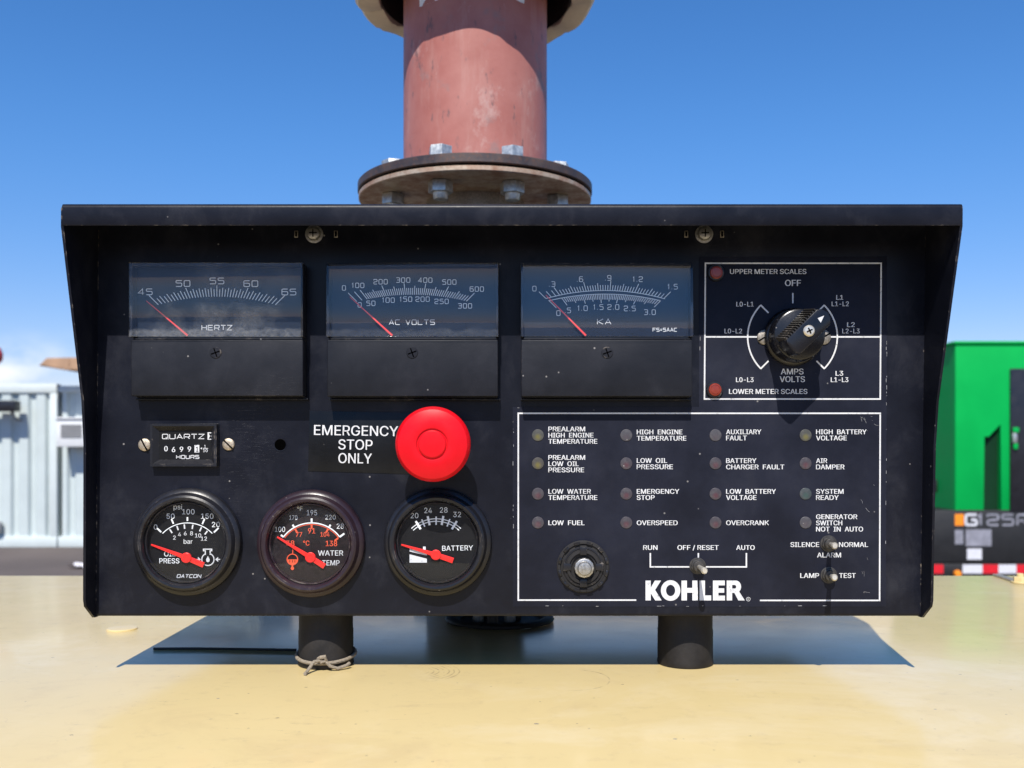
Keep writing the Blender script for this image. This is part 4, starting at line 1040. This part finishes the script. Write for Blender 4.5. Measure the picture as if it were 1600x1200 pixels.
# ------------------------------------------------------------------ exhaust stack
EY = .885; q_ = EY / .712; EX = (742.8 - 800) / F * EY
zc = lambda py, y: CAMZ + (HY - py) / F * y
ex = thing('exhaust_stack', 'dusty red exhaust pipe with bolted flange rising behind the control panel', 'exhaust pipe', (EX, EY, ROOF_Z))
EB = (EX, EY, 0)
pr_ = .0537 * q_
zf_top = zc(237.5, EY - .0875 * q_); zf_mid = zf_top - .0067 * q_; zf_bot = zf_mid - .0052 * q_
z_sh = zc(86, EY + .0892 * q_)
b = MB(); b.lathe([(pr_, zf_top + .0002), (pr_, z_sh + .35), (pr_ - .003, z_sh + .35), (pr_ - .003, zf_top + .0002)], 0, 0, 96, 0, False, False)
b.lathe([(pr_ + .003, zf_top + .0001), (pr_ + .0018, zf_top + .0016), (pr_ + .0001, zf_top + .0034)], 0, 0, 96, 0, False, False)
build('pipe', b, 'pipe_primer', world_map, EB, ex)
b = MB(); b.lathe([(pr_ - .002, zf_mid + .0002), (.0865 * q_, zf_mid + .0002), (.0874 * q_, zf_mid + .0009), (.0874 * q_, zf_top - .0009), (.0866 * q_, zf_top), (pr_ - .002, zf_top)], 0, 0, 128, 0, False, False)
fl = build('flange', b, 'flange_dark', world_map, EB, ex, label='upper dark flange ring')
b = MB(); b.lathe([(.03, zf_bot), (.0860 * q_, zf_bot), (.0867 * q_, zf_bot + .0008), (.0867 * q_, zf_mid - .0024), (.0860 * q_, zf_mid - .0018), (.03, zf_mid - .0018)], 0, 0, 128, 0, False, False)
build('flange', b, 'flange_bare', world_map, EB, ex, label='lower bare steel flange ring')
b = MB(); b.lathe([(.0835 * q_, zf_mid - .0017), (.0835 * q_, zf_mid + .0001)], 0, 0, 96, 0); build('gasket', b, 'gap_black', world_map, EB, ex)
hexp = lambda r, ph=0: [(r * math.cos(R(60 * k + ph)), r * math.sin(R(60 * k + ph))) for k in range(6)]
b = MB(); b.prism(hexp(.0084 * q_, 10), zf_top + .0002, zf_top + .0118 * q_, 0, .0006)
b.prism(hexp(.0086 * q_, 25), zf_bot - .0078 * q_, zf_bot - .0002, 0, .0006)
b.lathe([(.0046 * q_, zf_bot - .0125 * q_), (.0052 * q_, zf_bot - .0115 * q_), (.0052 * q_, zf_bot - .006)], 0, 0, 20, 0)
br = .0645 * q_; fb = None
for k in range(8):
    a = R(25.5 + 45 * k); loc = (EX + br * math.cos(a), EY + br * math.sin(a), 0)
    if fb is None: fb = build('flange_bolt', b, 'zinc', world_map, loc, ex)
    else: dup(fb, loc, ex, rot=(0, 0, random.uniform(0, 1)))
# neck, bellows, boot
nk = .0365 * q_; prof = [(nk, zf_bot - .0001), (nk, zf_bot - .02)]
z = zf_bot - .022
while z > ROOF_Z + .03:
    prof += [(nk - .002, z), (nk + .002, z - .003)]; z -= .006
prof += [(nk, z), (nk, ROOF_Z + .002)]
b = MB(); b.lathe(prof, 0, 0, 64, 0, False, False); build('bellows', b, 'dull_steel', world_map, EB, ex)
b = MB(); b.lathe([(nk + .012, ROOF_Z + .0003), (nk + .012, ROOF_Z + .003), (nk + .0005, ROOF_Z + .006), (nk + .0002, ROOF_Z + .02)], 0, 0, 64, 0, False, False); build('roof_collar', b, 'dull_steel', world_map, EB, ex)
# ragged insulation shroud at the top: a thick skirt with an uneven lower edge
bm = bmesh.new(); nseg = 120; ro, ri = .0893 * q_, .0715 * q_
rings = []
rnd = random.Random(3); wob = [rnd.uniform(-1, 1) for _ in range(nseg)]
def wv(i): return 2.2 * (.0009 * math.sin(i * 2 * math.pi / nseg * 3 + 1) + .0008 * math.sin(i * 2 * math.pi / nseg * 11) + .0008 * (wob[i] if wob[i] > .55 else 0) * (1 if i % 3 == 0 else .2))
for i in range(nseg):
    a = 2 * math.pi * i / nseg; j = wv(i); k = .0008 * math.sin(a * 7 + 2) + .0006 * math.sin(a * 17)
    pr5 = [(ri + k, z_sh + .012), (ri + k + .0006, z_sh + .001 + j), (ri + k + .003, z_sh + j), (ro - .003, z_sh + j + .0002), (ro, z_sh + .003 + j), (ro, z_sh + .30), (ri - .001, z_sh + .30)]
    rings.append([bm.verts.new((q[0] * math.cos(a), q[0] * math.sin(a), q[1])) for q in pr5])
for i in range(nseg):
    A, B = rings[i], rings[(i + 1) % nseg]
    for k in range(7): bm.faces.new((A[k], B[k], B[(k + 1) % 7], A[(k + 1) % 7]))
b = MB(); b.from_bm(bm)
build('insulation_skirt', b, 'blanket_cream', world_map, EB, ex)
b = MB(); b.lathe([(ri - .0016, z_sh + .0030), (ri - .0016, z_sh + .28)], 0, 0, 64, 0, False, False); b.lathe([(pr_ + .001, z_sh + .05), (ri - .002, z_sh + .05)], 0, 0, 64, 0, False, False)
build('skirt_lining', b, 'gap_black', world_map, EB, ex)  # near-black sheet lining the inside of the skirt
def wrap_patch(b, px0, px1, ytop, pts, r):
    vs = []
    for x, y in pts:
        sx = (x - 742.8) / F * (EY - pr_); sx = max(-r * .98, min(r * .98, sx)); yy = -math.sqrt(r * r - sx * sx)
        vs.append((sx, yy, zc(y, EY + yy)))
    b.add(vs, [tuple(range(len(vs)))], 0)
b = MB()
wrap_patch(b, 0, 0, 0, [(656, -12), (672, -14), (688, -15), (688, 0), (672, 6), (657, 11)], pr_ + .0004)
build('sticker', b, 'sticker_white', world_map, EB, ex); b = MB()
wrap_patch(b, 0, 0, 0, [(808, -14), (818, -13), (826, -12), (824, 6), (817, 3), (808, -2)], pr_ + .0004)
build('sticker', b, 'sticker_white', world_map, EB, ex)

# ------------------------------------------------------------------ container yard at left
CY = 14.9
cz = lambda py, y=CY: CAMZ + (HY - py) / F * y
cx_ = lambda px, y=CY: (px - 800) / F * y
ctop = cz(600); cbot = cz(855)
con = thing('shipping_container', 'pale blue corrugated steel container standing in the yard at left', 'container', (cx_(87), CY, 0))
CO = (0, CY, 0)
x_l = cx_(87) - 6.05; x_c = cx_(87); x_r = x_c + 2.44
pitch = .272; b = MB()
def corrugate(b, x0, x1, z0, z1, dep):
    n = int((x1 - x0) / pitch); xs = []
    for i in range(n + 1):
        x = x0 + i * pitch
        for dx, dd in ((0, 0), (.07, 0), (.105, -dep), (.175, -dep), (.21, 0)):
            if x + dx <= x1: xs.append((x + dx, dd))
    xs.append((x1, xs[-1][1]))
    vs = [(x, z0, dd) for x, dd in xs] + [(x, z1, dd) for x, dd in xs]; m = len(xs)
    b.add(vs, [(i, i + 1, m + i + 1, m + i) for i in range(m - 1)], 0)
corrugate(b, x_l + .1, x_c - .08, cbot + .17, ctop - .14, .055)
b.box(x_l, x_c, cbot + .02, ctop - .02, -2.4, -.12, 0)
build('wall', b, 'container_paint', facade_map, CO, con, 20)
b = MB(); b.box(x_l, x_c + .03, ctop - .14, ctop, -.12, .03, 0, .01); build('rail', b, 'rail_paint', facade_map, CO, con); b = MB(); b.box(x_l, x_c + .03, cbot, cbot + .17, -.12, .03, 0, .01)
build('rail', b, 'rail_paint', facade_map, CO, con)
b = MB(); b.box(x_c - .085, x_c + .03, cbot + .171, ctop - .141, -.12, .025, 0, .01); build('corner_post', b, 'rail_paint', facade_map, CO, con)
b = MB(); b.box(x_l + .1, x_c - .1, .0, cbot, -2.3, -.1, 0); build('base_skid', b, 'matt_black', facade_map, CO, con)
# office cabin butted to it, with the air conditioner
cab = thing('site_cabin', 'pale blue cabin joined to the container, with a white air conditioner', 'cabin', (x_c + 1.4, CY, 0))
b = MB(); xa = x_c + .045; ct2 = cz(603)
corrugate(b, xa + .06, xa + 3.0, cbot + .17, ct2 - .10, .05); b.box(xa, xa + 3.1, cbot + .02, ct2 - .02, -2.4, -.12, 0)
build('wall', b, 'container_paint', facade_map, CO, cab, 20)
b = MB(); b.box(xa, xa + 3.1, ct2 - .10, ct2, -.12, .02, 0, .01); build('rail', b, 'rail_paint', facade_map, CO, cab); b = MB(); b.box(xa, xa + 3.1, cbot, cbot + .17, -.12, .02, 0, .01); build('rail', b, 'rail_paint', facade_map, CO, cab)
b = MB(); b.box(xa + .1, xa + 3.0, .0, cbot, -2.3, -.1, 0); build('base_skid', b, 'matt_black', facade_map, CO, cab)
# air conditioner
AY = CY - .34
ax0, ax1, az0, az1 = cx_(88, AY), cx_(134, AY), cz(698, AY), cz(655, AY)
ac = thing('air_conditioner', 'white box air conditioner with grey grille hanging on the cabin wall', 'air conditioner', ((ax0 + ax1) / 2, CY, az0))
AO = (0, AY, 0)
b = MB(); b.box(ax0, ax1, az0, az1, -.30, 0, 0, .012)
build('casing', b, 'appliance_white', facade_map, AO, ac)
b = MB(); g0, g1, h0, h1 = cx_(95, AY), cx_(128, AY), cz(684, AY), cz(663, AY); b.box(g0, g1, h0, h1, .001, .008, 0)
for i in range(7): zz = h0 + .015 + i * (h1 - h0 - .03) / 6; b.box(g0 + .01, g1 - .01, zz - .005, zz + .005, .008, .016, 0)
build('grille', b, 'grille_grey', facade_map, AO, ac)
b = MB(); b.box(ax0 - .02, ax1 + .02, az1 + .001, az1 + .03, -.33, .03, 0, .01); build('hood', b, 'appliance_white', facade_map, AO, ac)
# wooden awning on the cabin roof
AW = CY - .55
aw = thing('roof_awning', 'tan boarded awning roof over the cabin top', 'awning', (x_c + 1.2, CY + .4, ct2))
b = MB(); z0, z1 = cz(577.5, AW), cz(557, AW); xl = cx_(70, AW)
b.prism([(xl - .10, z0 + .06), (xl + .02, z1 - .02), (xl + 2.8, z1 + .03), (xl + 2.8, z0 - .03), (xl + .3, z0)], -2.4, 0, 0, .02)
for i in range(1, 9): b.box(xl + .05 + i * .3, xl + .08 + i * .3, z0 + .05, z1 - .03, .001, .006, 0)
build('board_roof', b, 'board_tan', facade_map, (0, AW, 0), aw)
for x, y in ((x_c + .55, CY + .3), (x_c + 2.3, CY + .3), (x_c + .55, CY + 1.4), (x_c + 2.3, CY + 1.4)):
    b = MB(); b.box(-.04, .04, -.04, .04, ct2 - .02, z0 + .02, 0); build('batten', b, 'board_tan', world_map, (x, y, 0), aw)
# floodlight on the container's wall
FY = CY - .24
fl0, fl1 = cx_(-34, FY), cx_(28, FY); fz0, fz1 = cz(643, FY), cz(626, FY)
fo = thing('flood_lamp', 'long black floodlight on a bracket of the container wall', 'floodlight', ((fl0 + fl1) / 2, CY, fz0))
b = MB(); b.box(fl0, fl1, fz0, fz1, -.10, .10, 0, .02); build('lamp_body', b, 'shiny_black', facade_map, (0, FY, 0), fo)
b = MB(); b.tube([(fl1 - .12, fz0 + .02, -.05), (fl1 - .1, fz0 - .10, -.08), (fl1 - .08, fz0 - .14, -.32)], .028, 8); build('bracket', b, 'grille_grey', facade_map, (0, FY, 0), fo)
b = MB(); b.box(cx_(-10), cx_(6.5), cz(832), cz(815), .03, .12, 0, .02); b.box(cx_(-8), cx_(4), cz(830), cz(817), .121, .135, 0, .005)
tag(build('junction_box', b, 'grille_grey', facade_map, CO), 'small grey junction box low on the container wall', 'junction box')
# red beacon on a mast beyond the container
b_y = 20.0
bn = thing('beacon_mast', 'thin mast with a red beacon beyond the container', 'beacon', (cx_(-9, b_y), b_y, 0))
b = MB(); b.lathe([(.05, 0), (.04, cz(568, b_y))], 0, 0, 12, 0); build('mast', b, 'grille_grey', world_map, (cx_(-9, b_y), b_y, 0), bn)
b = MB(); zb = cz(568, b_y); b.lathe([(.10, zb), (.16, zb + .08), (.17, zb + .2), (.12, zb + .33), (.01, zb + .38)], 0, 0, 20, 0); build('beacon', b, 'beacon_red', world_map, (cx_(-9, b_y), b_y, 0), bn)
b = MB(); gy = CAMZ * F / (887 - HY); bm = bmesh.new(); bmesh.ops.create_grid(bm, x_segments=5, y_segments=4, size=.5)
rq = random.Random(5)
for q in bm.verts: q.co = (q.co.x * .22 + rq.uniform(-.01, .01), q.co.y * .3, .012 + rq.uniform(0, .05))
b.from_bm(bm)
tag(build('paper_scrap', b, 'paper', world_map, ((126 - 800) / F * gy, gy, 0)), 'crumpled pale scrap of paper on the asphalt before the container', 'litter')

# ------------------------------------------------------------------ green generator on its trailer at right
GY = 8.8
gx = lambda px, y=GY: (px - 800) / F * y
gz = lambda py, y=GY: CAMZ + (HY - py) / F * y
GO = (0, GY, 0)
gen = thing('trailer_generator', 'bright green generator cabinet on a black trailer with red and white tape', 'generator', (gx(1493) + 2, GY + .7, 0))
x0 = gx(1493); x1 = x0 + 3.6
b = MB()
rx0, rx1 = gx(1537.5), gx(1564)
zt, zb = gz(538), gz(797)
# front wall with a slanted air intake left open
vs = [(x0, zb), (rx0, zb), (rx0, gz(681)), (gx(1545), gz(683)), (rx1, gz(661)), (rx1, zb), (x1, zb), (x1, zt), (x0, zt)]
b.prism(vs, -.06, 0, 0, .004)
b.box(x0, x0 + .06, zb, zt, -1.4, -.061, 0); b.box(x1 - .06, x1, zb, zt, -1.4, -.061, 0)
b.box(x0 + .061, x1 - .061, zb, zt, -1.4, -1.34, 0); b.box(x0 - .02, x1 + .02, zt + .001, zt + .03, -1.42, .02, 0, .012)
body = build('cabinet', b, 'green_paint', facade_map, GO, gen)
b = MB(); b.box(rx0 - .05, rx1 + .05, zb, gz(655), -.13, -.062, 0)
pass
build('shaded_intake', b, 'recess_shade', facade_map, GO, gen)  # back plate of the opening, its shade painted in dark green
for px in (1482,):
    for py in (608, 762):
        b = MB(); b.box(-.02, .0, -.06, .06, -.05, .05, 0, .008)
        build('hinge', b, 'matt_black', facade_map, (x0 - .001, GY + .42, gz(py)), gen)
b = MB(); dx0 = gx(1577); b.box(dx0, dx0 + .9, gz(800), gz(576), .001, .02, 0, .008)
dr = build('door', b, 'shiny_black', facade_map, GO, gen)
b = MB(); b.box(dx0 + .015, dx0 + .07, gz(676), gz(668), .021, .045, 0, .006); build('latch', b, 'green_paint', facade_map, GO, dr); b = MB(); b.box(dx0 + .02, dx0 + .06, gz(702), gz(693), .021, .045, 0, .006)
build('latch', b, 'green_paint', facade_map, GO, dr)
b = MB(); b.box(dx0 + .01, dx0 + .05, gz(692), gz(677), .021, .05, 0, .006); build('handle', b, 'zinc', facade_map, GO, dr)
# black skirt with lettering and plates
b = MB(); b.box(x0 - .25, x1, gz(879), zb - .001, -1.38, .012, 0, .006)
w = .0135
b.add([(gx(x), gz(y), w) for x, y in ((1491, 821), (1505, 821), (1505, 803), (1491, 803))], [(0, 1, 2, 3)], 1)
b.wide('G', gx(1508), gz(820), gz(804) - gz(820), w, 2, None, 1.05, .24)
b.wide('125R', gx(1527), gz(820), gz(804) - gz(820), w, 3, None, 1.05, .2)
for (xa_, xb_, ya, yb, m) in ((1491, 1504, 850, 828, 3), (1508, 1548, 853, 827, 3), (1510, 1533, 874, 857, 2)):
    b.add([(gx(x), gz(y), w) for x, y in ((xa_, ya), (xb_, ya), (xb_, yb), (xa_, yb))], [(0, 1, 2, 3)], m)
build('skirt', b, ['matt_black', 'decal_orange', 'tape_white', 'decal_grey'], facade_map, GO, gen)
b = MB(); b.box(x0 - .5, x1 + .3, gz(901), gz(880), -1.3, .05, 0, .005); 
for i, (xa_, xb_, m) in enumerate(((1444, 1474, 1), (1504, 1535, 2), (1535.4, 1559.6, 1), (1560, 1588, 2), (1588.4, 1620, 1), (1620.4, 1650, 2), (1650.4, 1680, 1))):
    b.add([(gx(x, GY - .05), gz(y, GY - .05), .052) for x, y in ((xa_, 896), (xb_, 896), (xb_, 882), (xa_, 882))], [(0, 1, 2, 3)], m)
build('trailer_frame', b, ['matt_black', 'tape_red', 'tape_white'], facade_map, GO, gen)
b = MB(); b.lathe([(.01, .0), (.03, .0), (.035, .02), (.03, .04), (.01, .045)], gx(1498, GY - .1), gz(897, GY - .1), 16, 0); build('side_marker', b, 'decal_orange', facade_map, (0, GY - .055, 0), gen)
wheel = MB(); wheel.lathe([(.20, .02), (.31, .0), (.34, .04), (.34, .18), (.31, .22), (.20, .2)], 0, 0, 40, 0, False, False)
rim = MB(); rim.lathe([(.2, .03), (.2, .19), (.12, .16), (.05, .2), (.01, .2)], 0, 0, 32, 0)
for k, xx in enumerate((x0 + 1.55, x0 + 2.3)):
    for ss in (0, 1):
        loc = (xx, GY + (.22 if ss == 0 else 1.38), .345)
        wo = build('wheel', wheel, 'black_rubber', facade_map, loc, gen); build('rim', rim, 'zinc', facade_map, loc, wo)
b = MB(); b.box(-.04, .04, -.04, .04, .0, gz(901), 0); build('jack_leg', b, 'matt_black', world_map, (x0 - .3, GY + .6, 0), gen)

# brass nut and flat bar on the roof's far right corner
b = MB(); q0 = roof_pt(1594, 911)
b.lathe([(.008, .0003), (.008, .0015), (.0078, .0018)], 0, 0, 28, 0); b.prism(hexp(.0065, 12), .0018, .0062, 0, .0006); b.lathe([(.0032, .0062), (.0032, .0088), (.0024, .0092), (.0001, .0092)], 0, 0, 18, 0)
fx = thing('roof_fitting', 'cream painted nut with washer beside a flat strip on the far right of the roof', 'nut', q0)
build('nut', b, 'cream_paint', world_map, q0, fx)
a = Vector(roof_pt(1556, 899.6)); c = Vector(roof_pt(1590, 911)); d = (c - a).normalized(); n = Vector((-d.y, d.x, 0)) * .0035
b = MB(); b.prism([tuple((a - n)[:2]), tuple((c - n)[:2]), tuple((c + n)[:2]), tuple((a + n)[:2])], ROOF_Z + .0003, ROOF_Z + .002, 0)
o = build('strip', b, 'brassy_steel', world_map, q0, fx); o.data.transform(Matrix.Translation(-Vector(q0)))
